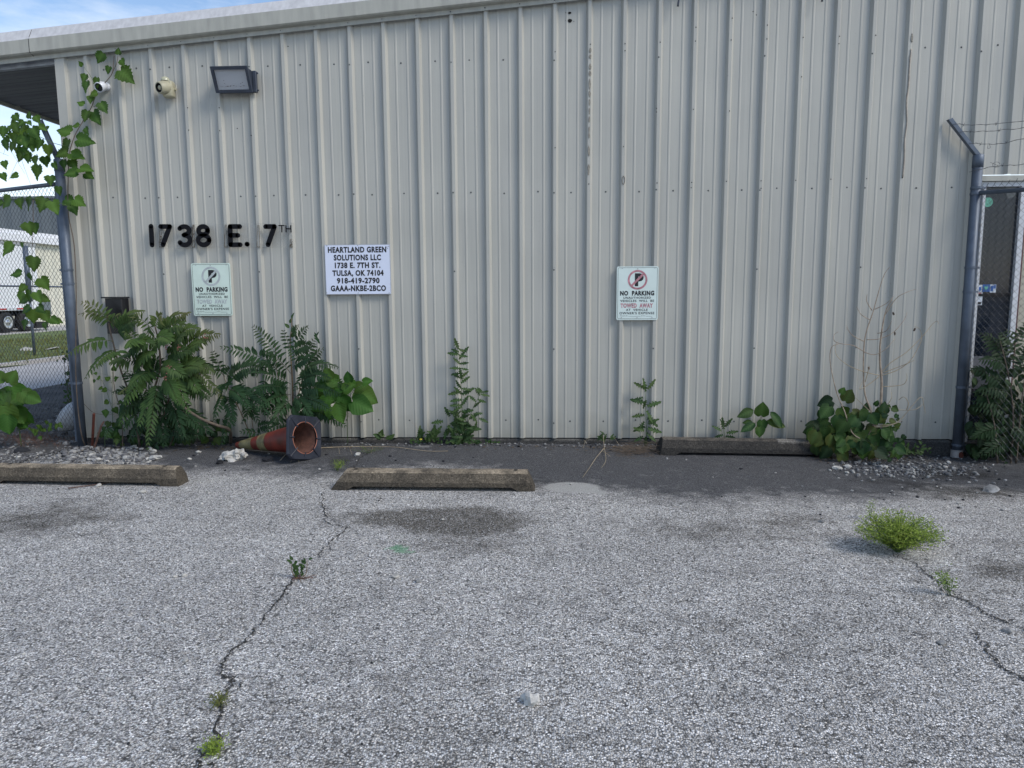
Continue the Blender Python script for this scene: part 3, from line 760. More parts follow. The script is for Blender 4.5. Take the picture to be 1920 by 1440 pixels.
# address letters on a clear backing plate
x0, x1, z0, z1 = wallrect(279, 419, 552, 465.5, D)
ad_ = thing('address_sign', 'large black raised address numerals on a clear plastic backing strip', 'sign', ((x0+x1)/2, -D, z0))
bm = BM(); box(bm, (x0, -D-.003, z0), (x1, -D, z1)); kids_rel(ad_, [obj('backing_strip', bm, M['acrylic'])])
def stroke(name, polys, pxc, w, depth=.012, m='black'):
    """polys: list of pixel polylines, stroke width w metres, rounded raised section"""
    bm = BM()
    for pts in polys:
        P = [W(a, b, D+.004) for a, b in pts]
        P = [Vector((p.x, 0, p.z)) for p in P]
        runs = [[P[0]]]
        for k in range(1, len(P)):
            runs[-1].append(P[k])
            if k < len(P)-1 and (P[k]-P[k-1]).angle(P[k+1]-P[k], 0) > .6: runs.append([P[k]])
        for q in runs:
            tube(bm, q, w/2, 12)
            for e_ in (q[0], q[-1]): bmesh.ops.create_uvsphere(bm, u_segments=12, v_segments=8, radius=w/2, matrix=Matrix.Translation(e_) @ Matrix.Rotation(R(90), 4, 'X'))
    for v in bm.verts: v.co.y = -D-.004-max(0, min(1.0, (1-v.co.y/(w/2))*.8))*depth*1.3
    return obj(name, bm, M[m], None)
def arc(cx, cy, rx, ry, a0, a1, n=12): return [(cx+rx*math.cos(R(a0+(a1-a0)*k/n)), cy-ry*math.sin(R(a0+(a1-a0)*k/n))) for k in range(n+1)]
sw = .045
nums = [
    ('numeral', [[(284.5, 424.5), (286.5, 459.5)]]),
    ('numeral', [[(302.5, 425), (319.5, 425), (307, 459)]]),
    ('numeral', [arc(346.5, 432.5, 9.5, 7.5, 150, -75) + [(346.5, 441)], [(346, 441)]+arc(347.5, 450.5, 10.2, 9, 75, -150)]),
    ('numeral', [arc(382, 432.5, 8.6, 7.6, 0, 360, 18), arc(383, 450.3, 10.2, 9, 0, 360, 18)]),
    ('letter', [[(450.5, 425), (432.5, 425), (433.5, 459), (451.5, 459)], [(433.5, 441.5), (447, 441.5)]]),
    ('full_stop', [[(464, 458), (464.8, 458)]]),
    ('numeral', [[(499, 425), (515.5, 425), (503.5, 459)]])]
kids_rel(ad_, [stroke(n, p, 0, sw) for n, p in nums])
kids_rel(ad_, [stroke('letter', p, 0, .010, .006) for p in ([[(523.5, 423), (533, 423)], [(528.5, 423), (529, 435)]], [[(536.5, 423), (537, 435)], [(545.5, 423), (546, 435)], [(537, 429), (545.5, 429)]])])
for px, h in ((301.5, 40), (362.5, 42), (423.5, 42), (484.5, 41), (546, 15)):
    bm = BM(); yb = 463; rnd = random.Random(px)
    for side in (-2.6, 2.6):
        pts = [W(px+side*(1+.25*rnd.uniform(-1, 1))*(.45+.55*(k/6 if h > 30 else k/6)), yb-h+h*k/6, D+.004) for k in range(7)]
        tube(bm, pts, [rnd.uniform(.001, .0034) for _ in pts], 5)
    pts = [W(px+3*q, yb, D+.004) for q in (-1, 0, 1)]; tube(bm, pts, .0035, 5)
    if h < 30 or px in (301.5, 362.5):
        for q in range(9): rock(bm, W(px+rnd.uniform(-2, 2), yb-h*rnd.random(), D+.003), .007, q, .5, 1)
    kids_rel(ad_, [obj('adhesive_residue', bm, M['glue'])])

# ------------------------------------------------------------ wall fittings
# wall-pack floodlight
fx0 = W(396, 150, .2).x; p = W(462, 150, .2); fx1 = p.x; zt = W(430, 124.5, .19).z; zb = W(440, 175, .08).z
fl = thing('wall_floodlight', 'dark slate wall-pack floodlight with a dusty glass lens, high on the wall', 'light', ((fx0+fx1)/2, 0, zb))
bm = BM()
xm0, xm1 = fx0+.0, fx1+.0
q = [(-.034, zb+.012), (-.034, zt-.006), (-.175, zt-.004), (-.085, zb+.012)]
vs = [[bm.verts.new((x, y, z)) for y, z in q] for x in (xm0, xm1)]
bm.faces.new(vs[0]); bm.faces.new(vs[1][::-1])
for i in range(4):
    if i != 2: bm.faces.new((vs[0][i], vs[0][(i+1) % 4], vs[1][(i+1) % 4], vs[1][i]))
ob = [obj('housing', bm, M['lampframe'])]
# frame round the lens, in the slanted plane
T = Vector((0, -.195, zt)); B_ = Vector((0, -.100, zb)); nrm = Vector((0, -(zt-zb), -.095)).normalized()
def fr(u, v, o=0): P = B_.lerp(T, v)+nrm*o; return Vector((xm0-.008+(xm1-xm0+.016)*u, P.y, P.z))
bm = BM()
def frame4(bm, outer, inner, o0, o1):
    ou = [(outer[0], outer[1]), (outer[2], outer[1]), (outer[2], outer[3]), (outer[0], outer[3])]; inn = [(inner[0], inner[1]), (inner[2], inner[1]), (inner[2], inner[3]), (inner[0], inner[3])]
    a = [bm.verts.new(fr(u, v, o1)) for u, v in ou]; b = [bm.verts.new(fr(u, v, o1)) for u, v in inn]
    c = [bm.verts.new(fr(u, v, o0)) for u, v in ou]; d = [bm.verts.new(fr(u, v, o0)) for u, v in inn]
    for i in range(4):
        j = (i+1) % 4
        bm.faces.new((a[i], a[j], b[j], b[i])); bm.faces.new((a[i], c[i], c[j], a[j])); bm.faces.new((b[i], b[j], d[j], d[i])); bm.faces.new((c[i], d[i], d[j], c[j]))
frame4(bm, (0, 0, 1, 1), (.07, .10, .93, .88), -.022, .004); ob.append(obj('lens_frame', bm, M['lampframe']))
bm = BM(); bm.faces.new([bm.verts.new(fr(u, v, -.010)) for u, v in ((.08, .11), (.92, .11), (.92, .91), (.08, .91))]); ob.append(obj('lens', bm, M['lens']))
bm = BM(); bm.faces.new([bm.verts.new((x, y, z)) for x, y, z in ((xm0+.02, -.05, zb+.03), (xm1-.02, -.05, zb+.03), (xm1-.02, -.10, zt-.02), (xm0+.02, -.10, zt-.02))]); ob.append(obj('reflector', bm, M['whitep']))
bm = BM(); rnd = random.Random(4)
for i in range(26):
    u = rnd.uniform(.14, .86); v = .22+abs(rnd.gauss(0, .05))+(.3*rnd.random() if i % 6 == 0 else 0); rock(bm, fr(u, v, -.007), rnd.uniform(.002, .005), i, .5)
ob.append(obj('trapped_debris', bm, M['bark'])); ob[-1]['kind'] = 'stuff'
bm = BM(); box(bm, (xm1+.0005, -.07, zb+.01), (xm1+.035, -.034, zt-.002)); bevel(bm, .004, 1); ob.append(obj('back_box', bm, M['lampframe']))
for z in (zt-.02, zb+.03):
    bm = BM(); tube(bm, [(xm1+.034, -.05, z), (xm1+.047, -.05, z)], .008, 8); ob.append(obj('bolt', bm, M['lampframe']))
kids_rel(fl, ob)
# siren with strobe
p = W(319, 165, .03)
sr = thing('siren_strobe', 'small beige alarm siren with a strobe dome and horn, left of the floodlight', 'alarm', (p.x, 0, p.z))
ob = []
aim = Vector((-.42, -.87, -.22)).normalized(); aq = aim.to_track_quat('Z', 'Y').to_matrix().to_4x4()
bm = BM(); lathe(bm, [(.0001, -.06), (.05, -.055), (.062, -.02), (.056, .03), (.05, .055), (.046, .06), (.040, .058)], 20, Matrix.Translation((p.x-.02, -.095, p.z-.015)) @ aq); ob.append(obj('body', bm, M['beige'], None, True))
bm = BM(); lathe(bm, [(.040, .057), (.038, .02), (.0001, .015)], 20, Matrix.Translation((p.x-.02, -.095, p.z-.015)) @ aq); ob.append(obj('horn_mouth', bm, M['blackp'], None, True))
bm = BM(); lathe(bm, [(.020, .018), (.020, .05), (.016, .054), (.0001, .055)], 16, Matrix.Translation((p.x-.02, -.095, p.z-.015)) @ aq); ob.append(obj('horn_core', bm, M['beige'], None, True))
bm = BM(); box(bm, (p.x-.045, -.10, p.z-.095), (p.x+.05, -.02, p.z+.05)); bevel(bm, .018, 2); ob.append(obj('base_housing', bm, M['beige'], None, True))
bm = BM(); lathe(bm, [(.038, 0), (.037, .014), (.028, .03), (.012, .038), (.0001, .039)], 16, Matrix.Translation((p.x-.012, -.085, p.z+.045))); ob.append(obj('strobe_dome', bm, glass_mat('strobe_plastic', (.5, .5, .36), .15, .8), None, True))
bm = BM(); tube(bm, [(p.x+.05, -.05, p.z-.02), (p.x+.066, -.05, p.z-.022)], .010, 8); tube(bm, [(p.x+.058, -.05, p.z-.03), (p.x+.058, -.03, p.z+.02)], .004, 6); ob.append(obj('bracket', bm, M['beige']))
kids_rel(sr, ob)
# security camera
p = W(196, 163, .02)
sc = thing('security_camera', 'small white round security camera among vine leaves near the wall corner', 'camera', (p.x, 0, p.z)); ob = []
bm = BM(); lathe(bm, [(.036, 0), (.036, .014), (.022, .024), (.0001, .026)], 18, Matrix.Translation((p.x+.012, -.004, p.z+.005)) @ Matrix.Rotation(R(90), 4, 'X')); ob.append(obj('mount', bm, M['whitep'], None, True))
aim = Vector((-.10, -.86, -.42)).normalized(); aq = aim.to_track_quat('Z', 'Y').to_matrix().to_4x4(); MM = Matrix.Translation((p.x-.002, -.05, p.z-.002)) @ aq
bm = BM(); lathe(bm, [(.0001, -.04), (.032, -.034), (.043, 0), (.044, .055), (.039, .058), (.036, .052)], 18, MM); ob.append(obj('body', bm, M['whitep'], None, True))
bm = BM(); lathe(bm, [(.0365, .051), (.025, .044), (.0001, .047)], 18, MM); ob.append(obj('lens', bm, M['blackp'], None, True))
kids_rel(sc, ob)
# mailbox
x0 = W(189, 560, .16).x; x1 = W(244, 560, .03).x; zt = W(220, 556.5, .12).z; zb = W(225, 625, .1).z
mb = thing('mailbox', 'black wall-mounted drop box with a flat lid, behind the leafy shrub', 'mailbox', ((x0+x1)/2, 0, zb)); ob = []
bm = BM(); box(bm, (x0+.03, -.15, zb), (x1-.012, -.034, zt-.015)); bevel(bm, .004, 1); ob.append(obj('box_body', bm, M['mailbox']))
bm = BM(); box(bm, (x0, -.165, zt-.014), (x1, -.034, zt)); bevel(bm, .004, 1); ob.append(obj('lid', bm, M['mailbox']))
kids_rel(mb, ob)

# ------------------------------------------------------------ chain link fences
def chain(bm, A, B, zt, zbA, zbB, pitch=.031, r=.0019, knuckle=True):
    """woven diamonds between plan points A and B: every wire a real zigzag"""
    A = Vector(A); B = Vector(B); Ld = (B-A).length; u = (B-A).normalized(); nrm = Vector((-u.y, u.x, 0))
    nw = int(Ld/pitch)+1
    for i in range(nw):
        s0 = i*pitch; pts = []
        zb = zbA+(zbB-zbA)*min(1, s0/Ld); k = 0; z = zt
        while z > zb:
            s = s0+(pitch/2 if (k+i) % 2 else -pitch/2)*1.04; s = max(0, min(Ld, s))
            q = A+u*s; pts.append(Vector((q.x, q.y, z))+nrm*(.002 if k % 2 else -.002)); k += 1; z -= pitch*.98
        if len(pts) > 1: tube(bm, pts, r, 3, False)
        q0 = pts[0]
        if knuckle: tube(bm, [q0, q0+Vector((u.x*.012, u.y*.012, .022))], r, 3, False)
def fence(label, post, top, arm_tip, far, ztop, rail_z, wires_at, name='chain_link_fence', r_post=.038):
    f = thing(name, label, 'fence', post); ob = []
    bm = BM(); tube(bm, [post, top], r_post, 16); ob.append(obj('post', bm, M['galv'], None, True))
    bm = BM(); tube(bm, [top-Vector((0, 0, .10)), top+Vector((0, 0, .0)), top+Vector((0, 0, .012))], [r_post+.003, r_post+.003, r_post*.7], 16); ob.append(obj('post_cap', bm, M['galv'], None, True))
    d = (arm_tip-top); bm = BM(); Mx = Matrix.Translation(top) @ d.to_track_quat('Z', 'Y').to_matrix().to_4x4()
    box(bm, (-.02, -.02, -.0), (.02, -.014, d.length), Mx); box(bm, (-.02, -.0135, 0), (-.014, .012, d.length*.98), Mx); box(bm, (.014, -.0135, 0), (.02, .012, d.length*.98), Mx)
    ob.append(obj('barb_arm', bm, M['galv']))
    bm = BM(); chain(bm, (post.x+(.05 if far.x > post.x else -.05), post.y, 0), far, ztop, gz(post.x, post.y)+.02, gz(far.x, far.y)+.0); o = obj('wire_mesh', bm, M['wire']); o['kind'] = 'stuff'; ob.append(o)
    e = Vector((far.x, far.y, 0))-Vector((post.x, post.y, 0))
    bm = BM(); tube(bm, [(post.x, post.y, rail_z[0]), (post.x+e.x, post.y+e.y, rail_z[1])], .019, 10); ob.append(obj('top_rail', bm, M['galv'], None, True))
    for z in wires_at:
        bm = BM(); tube(bm, [(post.x, post.y, z), (post.x, post.y, z+.02)], r_post+.005, 14)
        box(bm, (post.x+(.03 if far.x > post.x else -.08), post.y-.006, z), (post.x+(.08 if far.x > post.x else -.03), post.y+.006, z+.018)); ob.append(obj('tension_band', bm, M['galv']))
    bm = BM(); sgn = 1 if far.x > post.x else -1; box(bm, (post.x+sgn*.055-.008, post.y-.004, post.z+.05), (post.x+sgn*.055+.008, post.y+.004, ztop+.0)); ob.append(obj('tension_bar', bm, M['galv']))
    bm = BM(); tube(bm, [(far.x, far.y, gz(far.x, far.y)-.05), (far.x, far.y, ztop+.05)], .03, 12); ob.append(obj('post', bm, M['galv'], None, True))
    kids_rel(f, ob); return f
# right fence
gR = G(1793, 857); topR = W(1821, 292, -gR.y); armR = W(1780, 222, -gR.y)
dirR = (G(1921, 884)-gR); dirR.z = 0; dirR.normalize(); farR = gR+dirR*1.9
ztR = W(1838, 348, -gR.y+.05).z
fR = fence('grey chain-link fence with barbed wire, in front of the glass door at the right', gR, Vector((gR.x, gR.y, topR.z)), Vector((armR.x-.0, armR.y, armR.z)), farR, ztR, (W(1838, 362, -gR.y).z, W(1838, 362, -gR.y).z-.12), [W(1815, py, -gR.y).z for py in (355, 366, 504, 549, 728, 836)], r_post=.041)
post_lean = topR.x-gR.x
# barbed wires of the right fence
def barbed(pts, seed, name='barbed_wire'):
    rnd = random.Random(seed); bm = BM(); P = smooth_pts(pts, 8)
    P = [p+Vector((rnd.uniform(-.003, .003), 0, rnd.uniform(-.004, .004))) for p in P]
    tube(bm, P, .0022, 4, False); tube(bm, [p+Vector((0, .003*math.sin(i*2.), .003*math.cos(i*2.))) for i, p in enumerate(P)], .0015, 3, False)
    for p in P[4::7]:
        for s in (1, -1): tube(bm, [p+Vector((0, .01*s, -.012)), p+Vector((.004*s, -.01*s, .014))], .0014, 3, False)
    return obj(name, bm, M['barb'])
for (a, b, c), e in ((((1784, 232, 0), (1840, 234, .25), (1921, 227, .55)), 1), (((1797, 247, 0), (1850, 246, .25), (1921, 240, .55)), 2), (((1814, 268, 0), (1870, 270, .25), (1921, 261, .55)), 3), (((1818, 322, 0), (1860, 313, .2), (1921, 308, .55)), 4)):
    o = barbed([W(q[0], q[1], -gR.y+q[2]) for q in (a, b, c)]+[W(c[0]+120, c[1]-4, -gR.y+1.05)], e); child(o, fR)
bm = BM(); lo = W(1868, 311, -gR.y+.25); tube(bm, smooth_pts([lo+Vector((.03*math.cos(a), 0, .022*math.sin(a)+.01)) for a in [k*.7 for k in range(9)]]+[lo+Vector((-.05, 0, .03))], 3), .0018, 4, False)
lo = W(1855, 270, -gR.y+.2); tube(bm, smooth_pts([lo, lo+Vector((.01, 0, -.03)), lo+Vector((-.012, 0, -.035)), lo+Vector((-.01, 0, -.01))], 3), .0018, 4, False); child(obj('wire_curl', bm, M['barb']), fR)
bm = BM(); tube(bm, [(gR.x+.0, gR.y, gR.z-.03), (gR.x, gR.y, gR.z+.07)], .049, 14); o = obj('rusty_foot', bm, mat('white_and_rust_paint', (.30, .28, .27), .8, .4, 14)); child(o, fR)
bm = BM(); disc(bm, (gR.x+.012, gR.y-.0505, gR.z+.03), .02, .035, 9, .3); child(obj('rust_patch', bm, M['rust']), fR)
# conduit beside the right post
bm = BM(); c0 = W(1833, 300, .38); tube(bm, [(gR.x+.062, gR.y+.05, .0), (gR.x+.062, gR.y+.05, W(1834, 302, .45).z)], .009, 8); tag(obj('conduit', bm, M['lampframe'], None, True), 'thin dark conduit standing right behind the right fence post', 'pipe')
# left fence
gL = G(155, 838); topL = W(118, 300, -gL.y); armL = W(74, 222, -gL.y)
farL = Vector((gL.x-1.9, gL.y+.88, 0))
fL = fence('grey chain-link fence with a leaning barb arm and vine, at the wall\'s left corner', gL, Vector((gL.x, gL.y, topL.z)), armL, farL, W(112, 346, -gL.y).z-.01, (W(115, 344, -gL.y).z, W(115, 344, -gL.y).z+.015), [W(140, py, -gL.y).z for py in (508, 534, 720)], r_post=.041)
bm = BM(); tube(bm, [G(172, 838)+Vector((0, 0, -.03)), W(176, 776, .30)], .012, 7); tag(obj('steel_stake', bm, M['rust']), 'short rusty stake right beside the left fence post', 'stake')
bm = BM(); tube(bm, [G(176, 842), W(190, 798, .32), W(195, 790, .31)], [.011, .009, .007], 7); tag(obj('broken_stick', bm, M['redstick']), 'short dark broken stick leaning in gravel by the left post', 'stick')

# ------------------------------------------------------------ wheel stops
def wheel_stop(name, A, B, label, m, w=.155, h=.125, taper=.06, lift=.030, pins=True, pitch=0):
    """A, B: front bottom corners; body of depth w behind them"""
    A = Vector(A); B = Vector(B); Ld = (B-A).length; ang = math.atan2(B.y-A.y, B.x-A.x)
    t = thing(name, label, 'wheel stop', A, rot=(0, -math.atan2(B.z-A.z, Ld)+pitch, ang))
    bm = BM(); n = 26; sec = []
    for i in range(n+1):
        u = i/n; x = u*Ld
        foot = u < .10 or u > .89
        zb = 0 if foot else lift
        e = max(0, 1-min(u, 1-u)*Ld/.10)          # end slope
        yf, yb = .0+.010*e, w-.010*e
        zt = h*(1-.0*e)
        pr = [(yf, zb), (yf+.004, h*.45), (yf+.034, zt-.012), (yf+.05, zt), (yb-.05, zt), (yb-.034, zt-.012), (yb-.004, h*.45), (yb, zb)]
        ring = []
        for y, z in pr:
            xx = x
            if i == 0: xx = x+taper*(z/h)
            if i == n: xx = x-taper*(z/h)*.55
            if i == 1: xx = max(xx, taper*(z/h)+.015)
            if i == n-1: xx = min(xx, Ld-taper*(z/h)*.55-.012)
            v = Vector((xx, y, z)); q = noise.noise(v*14+A*3)*.0035+noise.noise(v*40)*.0015
            ring.append(bm.verts.new(v+Vector((0, q, q if z > .03 else 0))))
        sec.append(ring)
    for a, b in zip(sec, sec[1:]):
        for k in range(8): bm.faces.new((a[k], a[(k+1) % 8], b[(k+1) % 8], b[k]))
    bm.faces.new(sec[0][::-1]); bm.faces.new(sec[-1])
    bmesh.ops.recalc_face_normals(bm, faces=bm.faces)
    obj('concrete_body', bm, M[m], t)
    if pins:
        for x in (.17, Ld-.14):
            bm = BM(); lathe(bm, [(.0001, .0), (.016, 0)], 10, Matrix.Translation((x, w/2, h+.0035))); obj('pin_hole', bm, M['hole'], t)
    return t
A, B = G(0, 908), G(318, 914.5); A = B-(B-A).normalized()*1.50
ws = wheel_stop('wheel_stop', A, B+Vector((.05, .02, 0)), 'tan concrete wheel stop at the left edge, in front of the gravel', 'stop', w=.17, h=.135)
Le = (B+Vector((.05, .02, 0))-A).length
for y_, z_ in ((.06, .085), (.10, .10)):
    bm = BM(); rock(bm, Vector((Le-.032, y_, z_-.02)), .009, 2, 1); obj('end_hole', bm, M['hole'], ws)
wheel_stop('wheel_stop', G(619, 919.5), G(1003, 922.5), 'tan concrete wheel stop lying alone in the middle of the lot', 'stop', w=.185, h=.135, taper=.10)
A, B = G(1238, 854), G(1562, 859)
wheel_stop('wheel_stop', A, B, 'dark mossy concrete wheel stop pushed against the foot of the wall', 'stopdark', w=.17, h=.145, pins=False, taper=.03)
bm = BM(); p = G(1480, 850)
# worn pale patch on its top edge: chipped slab of bare aggregate
t = bpy.data.objects['wheel_stop.002']
bm = BM()
a, b = 1.09-.02, 1.40
nn = 14; pv = None
for i in range(nn+1):
    x = a+(b-a)*i/nn; j = .006*noise.noise(Vector((x*30, 0, 0)))
    c = [bm.verts.new((x, .028+j, .118+j)), bm.verts.new((x, .0285, .131)), bm.verts.new((x, .044, .1475)), bm.verts.new((x, .09+j, .149))]
    if pv:
        for k_ in range(3): bm.faces.new((pv[k_], c[k_], c[k_+1], pv[k_+1]))
    pv = c
obj('worn_patch', bm, concrete_mat('bare_aggregate', (.24, .225, .20), (.07, .065, .06), .7), t)

# ------------------------------------------------------------ traffic cone lying on its side
ax = Vector((.90, -.44, 0)).normalized()
Lc, Rb, hb = .84, .138, .19
tipz = .045; bz = hb*1.0
bc = G(566, 866); bc = Vector((bc.x, bc.y, 0))+Vector((-.005, .08, 0)); bc.z = bz
axis = Vector((ax.x, ax.y, (bz-tipz)/Lc)).normalized()
cone = thing('traffic_cone', 'dirty orange traffic cone lying on its side, black base facing out', 'traffic cone', bc)
zq = axis; xq = Vector((0, 0, 1)).cross(zq).normalized(); yq = zq.cross(xq)
rotq = Matrix((xq, yq, zq)).transposed().to_4x4() @ Matrix.Rotation(R(-13), 4, 'Z')
cone.matrix_world = Matrix.Translation(bc) @ rotq       # local +Z runs from the tip to the base, origin at the base plate
def cr_(z): return .028+(Rb-.028)*(1+z/Lc)              # z from -Lc to 0
def seg(name, z0, z1, m, off=0, thick=True):
    bm = BM(); n = 6; lathe(bm, [(cr_(z0+(z1-z0)*i/n)+off, z0+(z1-z0)*i/n) for i in range(n+1)], 32); return obj(name, bm, M[m], cone, True)
seg('cone_shell', -Lc, 0, 'cone'); seg('cone_lining', -Lc+.005, .005, 'conein', -.006)
seg('reflective_band', -Lc*.93, -Lc*.71, 'coneband', .0025); seg('reflective_band', -Lc*.60, -Lc*.47, 'coneband', .0025)
bm = BM(); lathe(bm, [(.020, -Lc), (cr_(-Lc)+.001, -Lc)], 20); obj('cone_tip', bm, M['cone'], cone)
bm = BM(); n = 48; rings = []
def sq(a, h, rr=.03):
    c, s = math.cos(a), math.sin(a); k = h/max(abs(c), abs(s)); x, y = c*k, s*k
    l = math.hypot(x, y); mxl = h*1.414-.03
    if l > mxl: x, y = x*mxl/l, y*mxl/l
    return x, y
for kind, z in (('in', .018), ('in', -.002), ('out', -.002), ('out', .012), ('out2', .024), ('in2', .018)):
    rg = []
    for k in range(n):
        a = 2*math.pi*k/n
        if kind == 'in' or kind == 'in2': x, y = (Rb+.002)*math.cos(a), (Rb+.002)*math.sin(a)
        elif kind == 'out': x, y = sq(a, hb)
        else: x, y = sq(a, hb-.008)
        rg.append(bm.verts.new((x, y, z)))
    rings.append(rg)
for a, b in zip(rings[1:], rings[2:]):
    for k in range(n): bm.faces.new((a[k], a[(k+1) % n], b[(k+1) % n], b[k]))
bmesh.ops.recalc_face_normals(bm, faces=bm.faces)
obj('base_plate', bm, M['conebase'], cone)
bm = BM(); tube(bm, [((Rb-.001)*math.cos(a), (Rb-.001)*math.sin(a), .019) for a in [2*math.pi*k/40 for k in range(41)]], .0032, 6, False); obj('rim', bm, M['conerim'], cone, True)
for k in range(8):
    a = R(22.5+45*k) if False else R(45*k)
    r1 = (hb if k % 2 == 0 else hb*1.28); bm = BM()
    tube(bm, [((Rb-.012)*math.cos(a), (Rb-.012)*math.sin(a), .024), ((r1-.012)*math.cos(a), (r1-.012)*math.sin(a), .022)], .0065, 6); obj('base_rib', bm, M['conebase'], cone)

# ------------------------------------------------------------ stones and gravel
def one_rock(px, py, wpx, label, m, group=None, flat=.6, sub=2, name='stone', rough=.4, lift=.3):
    g = G(px, py); dist = (g-CAM).length; r = wpx/FPX*dist/2/1.05
    bm = BM(); rock(bm, Vector((0, 0, r*lift)), r, px*.37, flat, sub, rough)
    o = obj(name, bm, M[m]); o.location = (g.x, g.y, lotz(g.x, g.y)); tag(o, label, 'stone', group)
    return o
bm = BM()
g = G(440, 862)
for dx, dy, dz, r in ((-.02, 0, .025, .075), (.05, .01, .045, .058), (-.05, -.01, .02, .05)):
    rock(bm, Vector((dx, dy, dz)), r, dx*50+3, .62, 3, 1.0)
o = obj('concrete_chunk', bm, M['lime']); o.location = (g.x, g.y-.0, 0); tag(o, 'rough white chunk of concrete beside the cone\'s tip', 'concrete chunk')
one_rock(412, 869, 16, 'small black asphalt lump left of the white concrete chunk', 'tar', name='asphalt_lump')
one_rock(503, 864, 20, 'black asphalt lump in front of the orange cone', 'tar', name='asphalt_lump')
one_rock(42, 850, 20, 'black lump on the gravel behind the left wheel stop', 'tar', name='asphalt_lump')
one_rock(670, 855, 14, 'round whitish stone between cone base and middle wheel stop', 'lime')
one_rock(994, 1318, 25, 'pale angular stone alone in the foreground asphalt', 'limeb', rough=1.3, flat=.75, lift=.55, sub=2)
one_rock(291, 861, 22, 'flat pale stone at the right end of the left gravel', 'lime', flat=.4)
one_rock(372, 849, 11, 'small pale stone between the shrub and the white chunk', 'lime')
one_rock(355, 862, 9, 'small pale stone right of the left gravel\'s end', 'lime')
one_rock(184, 912, 11, 'pale pebble in front of the left wheel stop, beside the thin stick', 'lime')
one_rock(267, 924, 15, 'flat white stone in front of the left wheel stop\'s right end', 'lime', flat=.35)
one_rock(742, 1081, 16, 'flat pale chip on the asphalt, left of its small grey neighbour', 'lime', flat=.3)
one_rock(785, 1091, 13, 'small grey pyramid-shaped stone right of a flat pale chip', 'limed', flat=.9)
one_rock(830, 975, 9, 'tiny pale stone inside the dark oil stain', 'lime', flat=.4)
one_rock(1541, 979, 12, 'grey stone at the end of the dark stain left of the bushy green tuft', 'limed')
one_rock(1858, 922, 26, 'long flat grey stone on brown stained asphalt near the right edge', 'limed', flat=.3)
one_rock(1569, 880, 15, 'whitish stone at the left end of the right gravel patch', 'lime')
one_rock(1588, 877, 13, 'pale stone just right of the leftmost one in the right gravel patch', 'lime')
one_rock(328, 1083, 10, 'white pebble on bare asphalt, the left one of a close pair', 'lime', flat=.4)
one_rock(345, 1080, 10, 'white pebble on bare asphalt, the right one of a close pair', 'lime', flat=.5)
one_rock(347, 1238, 12, 'small white pebble left of the long crack', 'lime')
one_rock(1890, 1184, 14, 'pale pebble by the crack at the right edge', 'limed')
one_rock(1765, 1207, 14, 'pale flat pebble on the foreground asphalt at the right', 'limed', flat=.4)
rnd = random.Random(11)
for tone in ('lime', 'limed', 'tar'):
    bm = BM()
    for i in range(60):
        px, py = rnd.choice([(rnd.uniform(350, 1700), rnd.uniform(850, 1000)), (rnd.uniform(0, 1900), rnd.uniform(930, 1400)), (rnd.uniform(1500, 1900), rnd.uniform(880, 960)), (rnd.uniform(0, 900), rnd.uniform(850, 940))])
        g = G(px, py); r = rnd.uniform(1.2, 3.4)/FPX*(g-CAM).length; rock(bm, Vector((g.x, g.y, lotz(g.x, g.y)+r*.3)), r, i, .6, 1, .4)
    tag(obj('loose_grit', bm, M[tone]), {'lime': 'white', 'limed': 'grey', 'tar': 'black'}[tone]+' grit scattered over the parking lot', 'grit', kind='stuff')
def gravel(name, label, gen, n, m1='lime', seed=3):
    rnd = random.Random(seed)
    for tone, share in ((m1, .09), ('limed', .47), ('dustd', .44)):
        bm = BM()
        for i in range(int(n*share)):
            x, y, r = gen(rnd); rock(bm, Vector((x, y, gz(x, y)+r*.25+rnd.uniform(0, .012))), r, i*.71, .65, 1, .4)
        o = obj(name, bm, M[tone]); tag(o, label+{'limed': ', dusty grey stones', 'dustd': ', dark dirty stones'}.get(tone, ', palest stones'), 'gravel', kind='stuff')
def genL(rnd):
    while True:
        px, py = rnd.uniform(-60, 305), rnd.gauss(856, 9)
        if py < 838 or py > 872: continue
        if px > 240 and rnd.random() < (px-240)/60: continue
        g = G(px, py); return g.x, g.y, min(.03, abs(rnd.gauss(.007, .007))+.003)*(1.2 if px > 120 else .75)
gravel('gravel', 'crushed limestone gravel behind the left wheel stop', genL, 1500)
def genR(rnd):
    while True:
        px, py = rnd.gauss(1700, 75), rnd.gauss(880, 10)
        if not (1560 < px < 1900 and 858 < py < 905): continue
        g = G(px, py); return g.x, g.y, min(.026, abs(rnd.gauss(.005, .006))+.0025)
gravel('gravel', 'loose pale gravel at the foot of the wall by the right fence', genR, 800, seed=5)
def genF(rnd):
    px, py = rnd.uniform(-80, 1900), 0
    x = rnd.uniform(.3, 8.2); y = -abs(rnd.gauss(.06, .07))-.04
    return x, y, abs(rnd.gauss(.004, .004))+.003
gravel('gravel', 'fine debris along the foot of the wall', genF, 700, 'tar', seed=6)
def genY(rnd):
    x = rnd.uniform(-2.6, -.5); y = rnd.uniform(-.1, 3.0); return x, y, abs(rnd.gauss(.012, .012))+.005
gravel('gravel', 'dark rubble behind the left fence', genY, 700, 'limed', seed=8)

